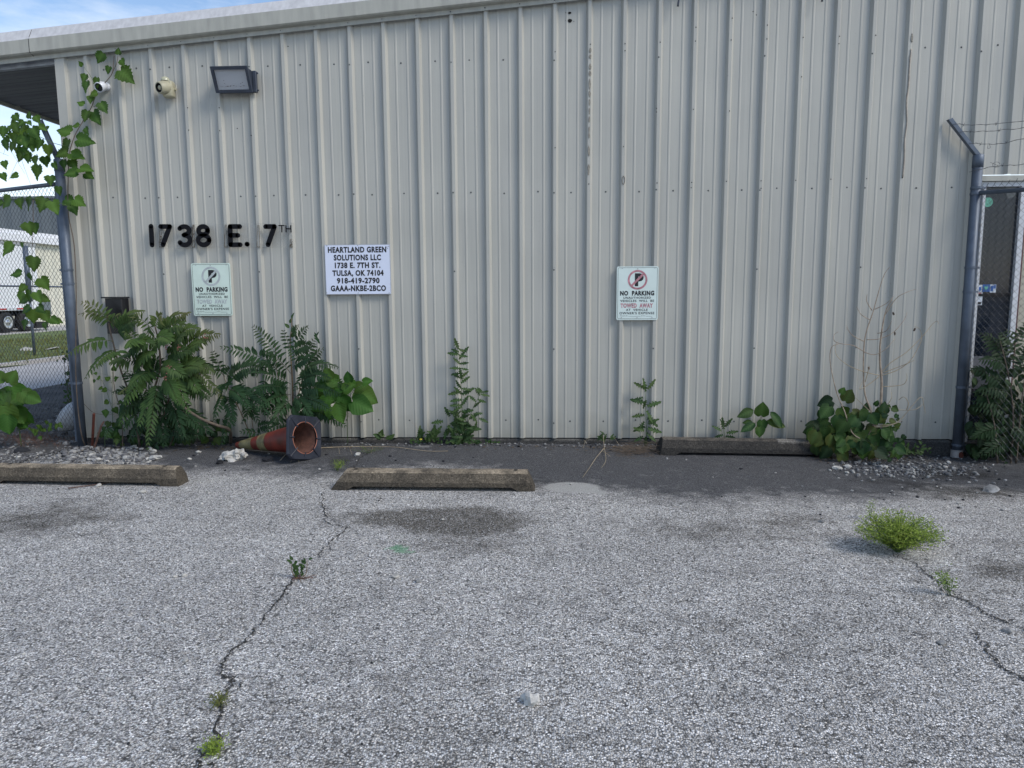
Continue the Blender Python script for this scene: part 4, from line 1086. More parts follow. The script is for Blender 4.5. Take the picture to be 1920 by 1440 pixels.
# ------------------------------------------------------------ leaves, fronds, plants
def set_attr(me, name, vals):
    t = me.attributes.new(name, 'FLOAT', 'POINT'); t.data.foreach_set('value', vals)
def leaf_mesh(name, kind, seed=0, tint=0.0):
    """unit-length leaf: base at the origin, tip along +Y, upper side +Z"""
    rnd = random.Random(seed)
    if kind == 'heart': prof = [(-.10, .0, .16), (.0, .33, .10), (.12, .47, 0), (.30, .51, 0), (.50, .45, 0), (.68, .33, 0), (.84, .18, 0), (.94, .06, 0), (1.0, .0, 0)]
    elif kind == 'grape': prof = [(-.12, .0, .14), (.0, .33, .12), (.07, .47, 0), (.12, .43, 0), (.2, .52, 0), (.26, .41, 0), (.36, .47, 0), (.43, .36, 0), (.52, .38, 0), (.58, .26, 0), (.68, .25, 0), (.75, .14, 0), (.84, .12, 0), (1.0, .0, 0)]
    elif kind == 'oval': prof = [(0, .0, 0), (.12, .16, 0), (.30, .25, 0), (.50, .26, 0), (.70, .19, 0), (.86, .10, 0), (1, 0, 0)]
    elif kind == 'lobed': prof = [(0, .03, 0), (.08, .14, 0), (.16, .05, 0), (.27, .20, 0), (.36, .07, 0), (.47, .25, 0), (.56, .08, 0), (.66, .20, 0), (.76, .07, 0), (.86, .10, 0), (1, 0, 0)]
    vs = []; fs = []; vein = []; rows = []
    fold = rnd.uniform(.10, .35); curl = rnd.uniform(.05, .30); tw = rnd.uniform(-.25, .25)
    for i, (t, w, back) in enumerate(prof):
        row = []
        jl, jr = rnd.uniform(.92, 1.08), rnd.uniform(.92, 1.08)
        for s in (-1, -.55, 0, .55, 1):
            ww = w*(jl if s < 0 else jr); x = ww*s; y = t-back*abs(s)**.5*.0+(0 if s else (max(0, .0-t)))
            if kind in ('heart', 'grape') and i == 0: x = s*.22; y = -.10 if s else .02
            if kind == 'lobed' and s: y = t+(-.05 if w > .12 else .03)*abs(s)
            z = fold*abs(x)-curl*max(0, t)**2*.6+tw*x*t+.03*math.sin(9*t+s*2+seed)*abs(s)
            row.append(len(vs)); vs.append((x, y, z)); vein.append(1.0 if s == 0 else 0.0)
        rows.append(row)
    for a, b in zip(rows, rows[1:]):
        for k in range(4): fs.append((a[k], a[k+1], b[k+1], b[k]))
    me = bpy.data.meshes.new(name); me.from_pydata(vs, [], fs); me.validate()
    for p in me.polygons: p.use_smooth = True
    set_attr(me, 'vein', vein[:len(me.vertices)]); set_attr(me, 'tint', [tint]*len(me.vertices)); set_attr(me, 'lx', [v[0] for v in vs]); set_attr(me, 'ly', [v[1] for v in vs]); return me
def leafset(kind, m, n=5, tints=(0, 0, .15, .3, 0)):
    out = []
    for i in range(n):
        me = leaf_mesh('leaf', kind, i*3+len(m), tints[i % len(tints)]); me.materials.append(M[m]); out.append(me)
    return out
LV = dict(heart=leafset('heart', 'heart'), heartd=leafset('heart', 'heartd', 6, (0, 0, 0, .2, .5, .1)), vine=leafset('grape', 'vine', 6), oval=leafset('oval', 'heart'), ovald=leafset('oval', 'heartd'),
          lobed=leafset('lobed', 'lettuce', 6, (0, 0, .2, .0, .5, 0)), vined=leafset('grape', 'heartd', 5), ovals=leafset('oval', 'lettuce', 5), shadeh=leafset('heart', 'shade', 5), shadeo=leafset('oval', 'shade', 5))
def put_leaf(parent, kind, pos, size, ang, rnd, tilt=.5, name='leaf', hang=0):
    """ang: tip direction in the wall plane (degrees, 0 = right, 90 = up), facing the viewer"""
    me = rnd.choice(LV[kind]); o = bpy.data.objects.new(name, me); C.objects.link(o)
    a = R(ang); tip = Vector((math.cos(a), rnd.uniform(-.35, .1), math.sin(a))).normalized()
    nrm = Vector((rnd.uniform(-tilt, tilt), -1, rnd.uniform(-.1, tilt)+.25)); nrm = (nrm-tip*nrm.dot(tip)).normalized(); xx = tip.cross(nrm)
    Mx = Matrix((xx, tip, nrm)).transposed().to_4x4(); Mx = Matrix.Translation(pos) @ Mx @ Matrix.Diagonal((size*rnd.uniform(.9, 1.1), size, size, 1))
    o.parent = parent; o.matrix_parent_inverse = Matrix.Translation(-Vector(parent.location)); o.matrix_world = Mx
    o.matrix_basis = Mx
    return o
def stem(parent, pts, r0, r1, m, name='stem', n=6, sub=4):
    P = smooth_pts(pts, sub); bm = BM(); tube(bm, P, [r0+(r1-r0)*i/(len(P)-1) for i in range(len(P))], n)
    return child(obj(name, bm, M[m], None, True), parent)
def plant_twigs(parent, pairs, r, m, name='petiole'):
    if not pairs: return
    bm = BM()
    for a, b in pairs:
        mid = a.lerp(b, .5)+Vector((0, -.005, .008)); tube(bm, [a, mid, b], [r, r*.8, r*.6], 4, False)
    o = obj(name, bm, M[m]); o['kind'] = 'stuff'; return child(o, parent)

def frond(parent, p0, p1, arch=.12, n=11, ll=.075, lw=.26, tint=.0, m='sumac', rnd=random, droop=.5, flat=0, name='frond'):
    """a pinnate leaf: curved rachis with drooping paired leaflets"""
    p0 = Vector(p0); p1 = Vector(p1); Lr = (p1-p0).length; n = max(6, min(17, int(Lr/.034))); ll = min(ll, Lr*.34); ctrl = p0.lerp(p1, .45)+Vector((0, -.03*rnd.random(), arch))
    def B(t): return p0*(1-t)**2+ctrl*2*t*(1-t)+p1*t*t
    vs = []; fs = []; ti = []; ve = []
    rows = []
    K = 12
    for i in range(K+1):                       # rachis: thin three-sided stalk
        t = i/K; p = B(t); r = .0028*(1-.75*t)
        row = []
        for a in (0, 2.1, 4.2): row.append(len(vs)); vs.append(tuple(p+Vector((r*math.cos(a), r*math.sin(a)*.7, r*math.sin(a))))); ti.append(.55+tint*.3); ve.append(.6)
        rows.append(row)
    for a, b in zip(rows, rows[1:]):
        for k in range(3): fs.append((a[k], a[(k+1) % 3], b[(k+1) % 3], b[k]))
    viewn = Vector((rnd.uniform(-.35, .35), -1, rnd.uniform(.1, .9))).normalized()
    for i in range(n):
        t = .14+.86*(i+.3)/n
        if t > 1: t = 1
        p = B(t); tg = (B(min(1, t+.02))-B(t-.02)).normalized()
        side = tg.cross(viewn)
        side = side.normalized() if side.length > .05 else tg.orthogonal().normalized()
        env = math.sin(math.pi*min(1, .18+.80*t))**.55; ln = ll*env*(1-.35*t)
        for s in (-1, 1):
            if rnd.random() < .03: continue
            d = (side*s*(1.0-.25*t)+tg*(.30+.55*t)+Vector((0, 0, -droop*(.45+.5*t)*rnd.uniform(.7, 1.2)))+Vector((rnd.uniform(-.12, .12),)*3)).normalized()
            nn = (viewn-d*viewn.dot(d)); nn = nn.normalized() if nn.length > .05 else d.orthogonal().normalized(); wv = d.cross(nn)
            l = ln*rnd.uniform(.85, 1.12); w = l*lw*rnd.uniform(.85, 1.1)*.5; fo = .25*w; cu = l*rnd.uniform(.05, .2)
            b0 = len(vs)
            for (u, ww) in ((0, .0), (.22, .85), (.50, 1.0), (.78, .55), (1.0, 0)):
                c = p+d*(l*u)-nn*(cu*u*u)+Vector((0, 0, -cu*u*u*.8))
                if ww == 0: vs.append(tuple(c)); ti.append(max(0, tint*(t-.15)*1.5)*rnd.uniform(.8, 1)); ve.append(.5)
                else:
                    for q, h in ((-1, fo), (0, 0), (1, fo)):
                        vs.append(tuple(c+wv*(w*ww*q)+nn*h)); ti.append(max(0, min(1, tint*(t-.1)*1.5))); ve.append(1. if q == 0 else 0)
            a = b0
            fs += [(a, a+1, a+2), (a, a+2, a+3), (a+1, a+4, a+5, a+2), (a+2, a+5, a+6, a+3), (a+4, a+7, a+8, a+5), (a+5, a+8, a+9, a+6), (a+7, a+10, a+8), (a+8, a+10, a+9)]
    me = bpy.data.meshes.new(name); me.from_pydata(vs, [], fs); set_attr(me, 'tint', ti); set_attr(me, 'vein', ve); me.materials.append(M[m])
    for p in me.polygons: p.use_smooth = True
    o = link(name, me); return child(o, parent)

# --- big tree-of-heaven shrub on the left
rnd = random.Random(21)
b1 = thing('tree_of_heaven_shrub', 'large leafy tree-of-heaven shrub growing against the wall below the mailbox', 'shrub', G(262, 838))
base = G(262, 838)
for pts, r in (([base, W(250, 760, .22), W(225, 690, .25), W(207, 622, .25), W(204, 606, .25)], .011), ([base+Vector((.08, .03, 0)), W(285, 750, .25), W(300, 690, .3), W(297, 640, .3), W(290, 610, .3)], .012),
               ([base+Vector((.12, .02, 0)), W(310, 770, .25), W(330, 700, .3), W(335, 650, .3), W(330, 610, .3)], .010), ([G(432, 832), W(430, 806, .35), W(405, 797, .48), W(370, 781, .55), W(335, 752, .5), W(315, 700, .38)], .017),
               ([G(318, 838), W(345, 760, .15), W(350, 700, .2), W(345, 650, .2)], .008), ([G(230, 840), W(228, 780, .18), W(215, 730, .2), W(212, 690, .2)], .005)):
    stem(b1, pts, r, r*.45, 'bark', 'stem')
fr_px = [  # x0 y0 x1 y1 depth0 depth1 arch tint
    (215, 612, 146, 590, .25, .42, .16, .8), (213, 610, 152, 566, .25, .35, .10, .9), (210, 606, 186, 588, .25, .3, .07, .9), (206, 610, 226, 590, .25, .35, .05, .8), (214, 622, 272, 584, .25, .45, .10, .6),
    (216, 625, 262, 600, .25, .5, .10, .3), (212, 640, 122, 668, .28, .6, .10, .35), (222, 655, 158, 712, .25, .6, .10, .1), (235, 660, 178, 690, .3, .7, .10, .3), (250, 680, 205, 680, .3, .75, .1, .4),
    (290, 625, 246, 596, .3, .5, .10, .7), (292, 622, 303, 590, .3, .5, .08, .9), (296, 628, 352, 588, .3, .45, .14, .9), (300, 636, 350, 612, .3, .55, .12, .4), (296, 640, 258, 630, .3, .6, .1, .2),
    (332, 612, 357, 586, .3, .4, .08, .9), (330, 618, 300, 600, .3, .45, .1, .7), (334, 640, 372, 618, .3, .5, .1, .4), (335, 670, 414, 628, .3, .5, .14, .9), (338, 672, 380, 642, .3, .6, .1, .3),
    (340, 680, 418, 748, .3, .7, .14, .6), (342, 690, 402, 700, .3, .7, .1, .4), (320, 700, 356, 776, .38, .75, .10, .05), (300, 710, 276, 846, .35, .75, .10, .1), (308, 705, 335, 758, .38, .8, .08, .0),
    (290, 700, 240, 730, .3, .7, .1, .1), (280, 690, 232, 760, .3, .5, .08, .0), (270, 720, 222, 740, .2, .5, .06, .6), (260, 730, 224, 800, .2, .4, .06, .0), (262, 700, 300, 640, .3, .55, .1, .1),
    (250, 690, 290, 660, .3, .6, .1, .1), (240, 660, 290, 648, .3, .6, .1, .15), (310, 670, 360, 660, .3, .65, .1, .15), (320, 660, 345, 630, .3, .6, .1, .3), (300, 690, 345, 705, .35, .75, .1, .1), (270, 660, 232, 622, .3, .5, .1, .3),
    (330, 700, 380, 690, .3, .7, .1, .3), (345, 720, 395, 745, .25, .6, .1, .1), (300, 730, 260, 800, .3, .6, .06, .0), (320, 740, 345, 820, .3, .5, .05, .0), (285, 760, 240, 830, .2, .4, .04, 0), (330, 760, 372, 800, .25, .45, .05, 0),
    (255, 760, 215, 800, .2, .35, .04, 0), (340, 770, 400, 815, .2, .4, .04, 0), (300, 770, 310, 838, .2, .4, .03, 0), (290, 640, 322, 640, .3, .7, .1, .1), (268, 640, 240, 650, .3, .7, .1, .1), (350, 700, 372, 735, .25, .7, .1, .1)]
for x0, y0, x1, y1, d0, d1, ar, tn in fr_px:
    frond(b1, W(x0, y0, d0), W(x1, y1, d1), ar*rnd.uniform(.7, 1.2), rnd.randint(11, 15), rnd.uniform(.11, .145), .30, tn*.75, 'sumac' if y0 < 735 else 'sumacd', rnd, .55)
for i in range(46):                           # inner foliage
    x, y = rnd.gauss(292, 36), rnd.gauss(745, 50); a = rnd.uniform(0, 6.3); l = rnd.uniform(45, 75)
    frond(b1, W(x, y, .22), W(x+l*math.cos(a), min(825, y+l*.6*math.sin(a)+15), .4), .06, 10, .09, .28, .05, 'sumacd', rnd, .6)
seedm = mat('reddish_seeds', (.20, .07, .06), .8, .3, 40)
for px, py in ((312, 650), (337, 652), (318, 690), (312, 706), (385, 632)):
    bm = BM()
    for k in range(6): rock(bm, W(px+rnd.uniform(-5, 5), py+rnd.uniform(-6, 6), .62), rnd.uniform(.005, .009), k, .7, 1)
    child(obj('seed_cluster', bm, seedm), b1)
# thin climbing seedlings in front of the sheet, left of the shrub
sd = thing('seedling', 'thin young vine sapling between the left post and the shrub', 'plant', G(215, 838)); tw = []
stem(sd, [G(213, 838), W(211, 780, .1), W(210, 730, .1), W(212, 695, .1)], .0035, .0015, 'gstem'); stem(sd, [W(211, 770, .1), W(195, 720, .1), W(178, 702, .1)], .002, .001, 'gstem')
for px, py, s, a in ((188, 708, .04, 200), (200, 730, .05, 200), (215, 712, .05, 30), (222, 735, .05, -20), (203, 752, .05, 210), (222, 755, .05, 0), (214, 765, .06, -60), (202, 770, .05, 220), (225, 778, .05, 10), (182, 700, .03, 180), (178, 712, .035, 240), (192, 727, .04, 200), (214, 695, .05, 80), (205, 712, .045, 150)):
    p = W(px, py, .12); put_leaf(sd, 'vine', p, s*1.15, a, rnd); tw.append((W(210, py+6, .1), p))
plant_twigs(sd, tw, .0012, 'gstem')
sd = thing('seedling', 'low leafy seedling at the left foot of the wall beside the broken stick', 'plant', G(195, 838))
for i in range(22):
    px, py = rnd.gauss(205, 16), rnd.gauss(808, 14)
    put_leaf(sd, 'vined', W(px, min(py, 832), .2+rnd.uniform(-.06, .1)), rnd.uniform(.05, .08), rnd.uniform(-140, -20), rnd)
stem(sd, [G(197, 838), W(196, 815, .22), W(200, 795, .2)], .004, .002, 'gstem')
bm = BM(); 
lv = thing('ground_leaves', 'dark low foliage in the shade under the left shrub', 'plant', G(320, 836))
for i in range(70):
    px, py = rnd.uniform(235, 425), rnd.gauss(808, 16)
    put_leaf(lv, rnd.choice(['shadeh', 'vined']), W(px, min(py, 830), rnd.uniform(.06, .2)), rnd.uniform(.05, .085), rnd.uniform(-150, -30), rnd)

# --- second shrub
b2 = thing('tree_of_heaven_shrub', 'darker tree-of-heaven shrub with an upright central stem above the traffic cone', 'shrub', G(548, 836)); rnd = random.Random(5)
for pts, r in (([G(548, 836), W(549, 740, .2), W(546, 680, .2), W(544, 640, .2), W(547, 612, .2), W(546, 597, .2)], .008), ([G(552, 836), W(560, 740, .25), W(575, 690, .28), W(582, 665, .28)], .006), ([G(545, 836), W(532, 760, .25), W(520, 700, .25), W(516, 650, .25)], .006),
               ([G(480, 836), W(474, 800, .15), W(472, 780, .15)], .005), ([G(478, 836), W(450, 770, .25), W(425, 720, .28), W(418, 700, .3)], .005)):
    stem(b2, pts, r, r*.5, 'rstem', 'stem')
fr_px = [
    (531, 685, 474, 610, .25, .4, .07, .7), (530, 690, 412, 650, .25, .45, .09, .4), (553, 655, 578, 612, .22, .3, .06, .8), (574, 690, 588, 636, .28, .35, .04, .6), (575, 690, 607, 652, .28, .35, .05, .8), (562, 700, 636, 690, .28, .55, .12, .5),
    (546, 660, 530, 618, .2, .3, .05, .8), (547, 630, 560, 610, .2, .3, .03, .7), (546, 665, 590, 650, .22, .5, .09, .6), (548, 690, 590, 668, .22, .5, .08, .2), (545, 700, 500, 660, .22, .4, .06, .2), (545, 720, 462, 700, .22, .6, .1, .2),
    (540, 730, 460, 735, .25, .7, .10, .0), (545, 740, 480, 770, .25, .65, .08, .0), (550, 740, 590, 790, .25, .6, .08, .0), (555, 730, 640, 740, .25, .65, .1, .0), (560, 720, 620, 710, .25, .6, .1, .1), (555, 745, 622, 770, .25, .6, .08, .05),
    (545, 750, 512, 790, .25, .55, .05, 0), (550, 755, 560, 795, .25, .6, .05, 0), (560, 760, 650, 800, .2, .4, .06, 0), (540, 760, 500, 810, .2, .4, .04, 0), (525, 700, 480, 680, .25, .5, .08, .2), (560, 680, 540, 650, .25, .4, .06, .2),
    (420, 705, 398, 658, .3, .4, .06, .9), (422, 706, 384, 690, .3, .5, .08, .8), (425, 710, 440, 690, .3, .45, .08, .6), (428, 712, 490, 688, .3, .5, .09, .5), (430, 725, 516, 790, .3, .65, .1, .05), (428, 730, 470, 770, .3, .7, .09, .05),
    (425, 740, 440, 800, .28, .55, .05, 0), (422, 735, 400, 790, .28, .5, .05, 0), (440, 760, 415, 835, .25, .4, .03, 0), (435, 720, 400, 740, .3, .65, .09, .1), (470, 740, 500, 760, .3, .6, .07, 0), (590, 760, 635, 800, .15, .25, .05, 0)]
for x0, y0, x1, y1, d0, d1, ar, tn in fr_px:
    frond(b2, W(x0, y0, d0), W(x1, y1, d1), ar*rnd.uniform(.7, 1.2), rnd.randint(11, 14), rnd.uniform(.085, .115), .32, tn*.5, 'sumacd', rnd, .45)
for i in range(40):
    x, y = rnd.gauss(535, 42), rnd.gauss(742, 30); a = rnd.uniform(0, 6.3); l = rnd.uniform(35, 60)
    frond(b2, W(x, y, .2), W(x+l*math.cos(a), min(810, y+l*.6*math.sin(a)+12), .35), .05, 9, .08, .34, .0, 'sumacd', rnd, .5)
for i in range(5): put_leaf(b2, 'ovals', W(546+rnd.uniform(-4, 4), 597+i*9, .2), .06, 90+rnd.uniform(-50, 50), rnd)

# --- broad-leaved sapling right of the second shrub
ct = thing('broadleaf_sapling', 'bright green sapling with big heart leaves right of the traffic cone\'s shrub', 'plant', G(652, 835)); rnd = random.Random(9); tw = []
stem(ct, [G(652, 835), W(651, 790, .25), W(652, 750, .28), W(655, 725, .28)], .004, .003, 'gstem'); stem(ct, [W(655, 745, .28), W(665, 730, .3), W(680, 722, .3)], .003, .0015, 'gstem')
for px, py, s, a in ((628, 715, 26, 150), (612, 722, 26, 190), (600, 732, 26, 230), (628, 735, 26, 250), (612, 752, 26, 220), (598, 758, 24, 200), (640, 742, 24, -70), (643, 750, 30, -60), (636, 765, 32, -75), (670, 728, 24, 20), (684, 716, 18, 10), (660, 724, 20, 140), (676, 738, 40, -30), (668, 756, 38, -25), (655, 712, 18, 100), (618, 706, 22, 120), (648, 730, 22, 30), (605, 770, 24, 240), (640, 728, 20, 180), (622, 768, 22, 260)):
    s_ = s*1.12; c = math.cos(R(a)); sn = -math.sin(R(a)); p = W(px-s*.2*c, py-s*.2*sn, .34+rnd.uniform(-.06, .08)); put_leaf(ct, 'heart', p, s_/205, a, rnd, .4); tw.append((W(655, min(790, py+12), .28), p))
plant_twigs(ct, tw, .0015, 'gstem')

# --- prickly lettuces
def lettuce(label, basepx, spine, spots, seed, d=.10, m='gstem'):
    rnd = random.Random(seed); t = thing('prickly_lettuce', label, 'weed', G(*basepx))
    for sp in spine: stem(t, [G(*basepx)]+[W(a, b, d) for a, b in sp] if sp[0][1] > 790 else [W(a, b, d) for a, b in sp], .0045, .0015, m)
    for px, py, s, a in spots:
        put_leaf(t, 'lobed', W(px, py, d+rnd.uniform(-.02, .04)), s/200, a, rnd, .6)
    return t
def spots_along(rnd, pts, n, s0, s1):
    P = smooth_pts([Vector((a, b, 0)) for a, b in pts], 6); out = []
    for i in range(n):
        t = i/(n-1); p = P[int(t*(len(P)-1))]; side = 1 if i % 2 else -1
        out.append((p.x, p.y, s0+(s1-s0)*t*rnd.uniform(.8, 1.2), (0 if side > 0 else 180)+side*rnd.uniform(-25, 60)))
    return out
r_ = random.Random(31)
sp1 = spots_along(r_, [(867, 828), (866, 760), (863, 700), (860, 655)], 30, 26, 15)+spots_along(r_, [(872, 815), (885, 770), (900, 742), (905, 735)], 13, 22, 14)+spots_along(r_, [(868, 820), (880, 808), (905, 775)], 9, 22, 18)+[(860, 655, 22, 110), (858, 665, 20, 170), (866, 665, 20, 50), (862, 690, 22, -80), (866, 740, 26, 30), (862, 735, 22, 190)]
sp1 += [(r_.gauss(868, 16), r_.gauss(800, 16), r_.uniform(16, 26), r_.uniform(0, 360)) for _ in range(34)]
lettuce('tall prickly lettuce with jagged leaves, near the middle of the wall', (868, 833), [[(867, 810), (866, 760), (863, 700), (860, 655)], [(872, 815), (885, 770), (902, 736)]], sp1, 41)
sp2 = [(1210, 735, 26, 100), (1208, 728, 22, 150), (1214, 730, 24, 50), (1206, 745, 22, 200), (1212, 750, 18, 250), (1210, 756, 28, 165), (1213, 762, 28, 18), (1209, 778, 24, 185), (1212, 770, 26, -60), (1214, 783, 26, -40), (1208, 790, 20, 240), (1210, 800, 24, 200), (1214, 803, 28, -15), (1212, 812, 24, -40), (1208, 808, 22, 160), (1211, 818, 24, -90), (1206, 818, 20, 210), (1215, 795, 22, 30)]
lettuce('prickly lettuce below the pink-circled no parking sign', (1212, 834), [[(1212, 815), (1211, 780), (1210, 735)]], sp2, 43)
lettuce('small jagged weed just left of the star-shaped seedling', (1358, 832), [[(1358, 815), (1356, 795)]], [(1357, 805, 22, 100), (1360, 800, 20, 60), (1353, 808, 20, 150), (1362, 812, 22, 10), (1356, 815, 16, 200), (1360, 818, 20, -10), (1358, 800, 16, 120)], 44, .14)
for lab, x, y, n, s in (('low green weed with a yellow flower left of the tall lettuce', 800, 829, 14, 20), ('small weed sprouting at the wall foot right of the broadleaf sapling', 716, 828, 7, 16), ('tiny tuft of leaves at the wall foot left of the tangled dry brush', 1130, 829, 8, 13)):
    t = thing('low_weed', lab, 'weed', G(x, y+5)); rr = random.Random(x)
    for i in range(n): put_leaf(t, 'lobed' if x != 716 else 'ovals', W(x+rr.gauss(0, 12 if x == 800 else 6), y-abs(rr.gauss(0, 7)), .1), s/200*rr.uniform(.8, 1.3), rr.uniform(20, 160), rr)
    if x == 800:
        stem(t, [W(793, 826, .1), W(780, 800, .08), W(772, 790, .08)], .0015, .001, 'straw'); bm = BM(); rock(bm, W(789, 824, .13), .013, 3); child(obj('flower', bm, mat('yellow_petals', (.5, .4, .03), .7)), t)
        stem(t, [W(808, 828, .1), W(809, 812, .1)], .003, .002, 'gstem')
        for i in range(8): put_leaf(t, 'lobed', W(810+rr.uniform(-5, 5), 815+rr.uniform(-6, 10), .1), .07, rr.uniform(0, 360), rr)
# moss and weeds strip along the foot
t = thing('low_weed', 'dark strip of low weeds along the wall foot beside the tall lettuce', 'weed', G(830, 834)); rr = random.Random(77)
for i in range(60): put_leaf(t, 'ovals', W(rr.uniform(770, 935), 833-abs(rr.gauss(0, 3)), .1+rr.uniform(-.02, .06)), rr.uniform(.02, .05), rr.uniform(10, 170), rr)

# star-shaped seedling
t = thing('seedling', 'star-shaped green seedling with broad pointed leaves above the dark wheel stop', 'plant', G(1424, 838)); rnd = random.Random(13)
stem(t, [G(1424, 836), W(1424, 800, .12), W(1427, 782, .12)], .003, .002, 'gstem')
for px, py, s, a, k in ((1413, 769, 30, 200, 'ovald'), (1427, 779, 26, 88, 'heartd'), (1445, 772, 32, -55, 'ovald'), (1428, 788, 22, -85, 'heartd'), (1416, 793, 30, 208, 'ovald'), (1437, 789, 34, -18, 'ovald'), (1424, 800, 20, -88, 'heartd'), (1410, 790, 16, 190, 'ovald')):
    put_leaf(t, 'heartd' if k == 'heartd' else 'ovald', W(px, py, .16), s/200*(1.1 if k == 'ovald' else 1), a, rnd, .3)
plant_twigs(t, [(W(1427, 782, .12), W(px, py, .16)) for px, py in ((1413, 769), (1445, 772), (1416, 793), (1437, 789))], .0014, 'rstem')

# heart-leaved bush at right
hb_ = thing('heartleaf_bush', 'bush of round heart-shaped leaves around a dead twiggy stem, right side', 'shrub', G(1605, 852)); rnd = random.Random(17); tw = []
L_ = [(1560, 752, 28, 200), (1555, 762, 30, 230), (1576, 738, 14, 60), (1585, 752, 26, 70), (1545, 770, 22, 250), (1575, 765, 26, -60), (1598, 772, 28, -40), (1553, 790, 32, 200), (1560, 800, 30, -90), (1535, 800, 26, 170), (1528, 806, 24, 190), (1540, 815, 26, -80), (1570, 780, 30, -90), (1590, 785, 30, -70), (1655, 775, 24, 80), (1650, 790, 28, 100), (1610, 785, 20, 30), (1625, 770, 16, 90), (1640, 760, 12, 60), (1655, 805, 26, -60), (1600, 800, 28, -90)]
for i in range(70):
    px = rnd.gauss(1600, 38); py = rnd.gauss(815, 20)
    if py > 850 or px < 1518 or px > 1690: continue
    L_.append((px, py, rnd.uniform(17, 28), rnd.uniform(-150, -30)))
for i in range(26): L_.append((rnd.uniform(1575, 1690), rnd.uniform(828, 848), rnd.uniform(9, 16), rnd.uniform(-150, -30)))
for i in range(26): L_.append((rnd.gauss(1675, 14), rnd.gauss(800, 18), rnd.uniform(8, 15), rnd.uniform(-150, 30)))
for px, py, s, a in L_:
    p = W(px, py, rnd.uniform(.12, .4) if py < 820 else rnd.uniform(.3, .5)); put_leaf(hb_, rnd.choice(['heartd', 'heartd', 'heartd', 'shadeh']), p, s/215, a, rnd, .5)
    if s > 20: tw.append((W(1600+(px-1600)*.4, min(850, py+25), .25), p))
plant_twigs(hb_, tw, .0016, 'gstem')
# its dead stems
dw = thing('dead_weed', 'tall bare dead weed with curling twigs rising from the heartleaf bush', 'weed', G(1600, 852)); D_ = .32
main = [G(1598, 855), W(1610, 845, D_), W(1625, 822, D_), W(1640, 795, D_), W(1650, 765, D_), W(1653, 720, D_), W(1650, 680, D_), W(1650, 650, D_), W(1655, 610, D_), W(1662, 580, D_), W(1673, 562, D_)]
stem(dw, main[:4], .015, .013, 'bark'); stem(dw, main[3:], .013, .003, 'dead')
stem(dw, [W(1637, 797, D_), W(1633, 770, D_), W(1622, 740, D_), W(1619, 700, D_), W(1620, 650, D_), W(1625, 620, D_), W(1637, 585, D_), W(1648, 545, D_), W(1658, 515, D_), W(1668, 501, D_)], .0075, .0022, 'dead')
stem(dw, [W(1612, 822, D_+.05), W(1597, 810, D_+.05), W(1583, 770, D_+.05), W(1570, 740, D_+.05), W(1560, 700, D_+.05), W(1556, 670, D_+.05), W(1560, 650, D_+.05), W(1573, 645, D_+.05)], .0050, .0026, 'dead')
for pl in ([(1650, 704), (1620, 697), (1590, 685), (1570, 668), (1566, 652), (1570, 640)], [(1650, 705), (1680, 695), (1705, 678), (1720, 655), (1728, 635), (1725, 618), (1715, 612)], [(1651, 700), (1670, 680), (1700, 660), (1730, 630), (1748, 608), (1757, 602), (1760, 607)],
           [(1653, 700), (1700, 682), (1715, 675)], [(1660, 590), (1680, 560), (1700, 548), (1718, 542)], [(1620, 640), (1600, 630), (1590, 618), (1588, 610)], [(1621, 660), (1600, 648), (1580, 645), (1565, 640), (1564, 628), (1572, 622)], [(1625, 637), (1650, 635), (1675, 623), (1695, 600), (1701, 585)],
           [(1640, 580), (1660, 570), (1672, 560), (1675, 555)], [(1632, 600), (1615, 590), (1606, 575)], [(1635, 582), (1625, 565), (1626, 552)], [(1620, 660), (1640, 665), (1660, 655), (1678, 635)], [(1652, 725), (1690, 722), (1700, 712), (1700, 700)], [(1652, 760), (1665, 757), (1672, 745), (1671, 735)],
           [(1652, 760), (1685, 768), (1715, 768), (1730, 758)], [(1640, 797), (1670, 796), (1690, 785), (1725, 745), (1732, 760), (1735, 775)], [(1632, 800), (1660, 800), (1690, 790)], [(1700, 768), (1703, 755), (1695, 744), (1685, 750)], [(1648, 790), (1630, 770), (1603, 745)], [(1648, 706), (1630, 720), (1612, 730), (1618, 715)],
           [(1622, 716), (1628, 695), (1630, 686)], [(1645, 625), (1662, 620), (1672, 602)]):
    n_ = len(pl); stem(dw, [W(a, b, D_+.10*math.sin(i*1.1)*(i/n_)) for i, (a, b) in enumerate(pl)], .0040, .0018, 'straw' if pl[0][1] > 690 else 'dead', 'twig', 5)
for px, py in ((1675, 588), (1678, 625), (1629, 690), (1715, 618)):
    bm = BM(); rock(bm, W(px, py, D_), .011, px, 1.6, 1, .6); child(obj('dry_leaf', bm, M['bark']), dw)

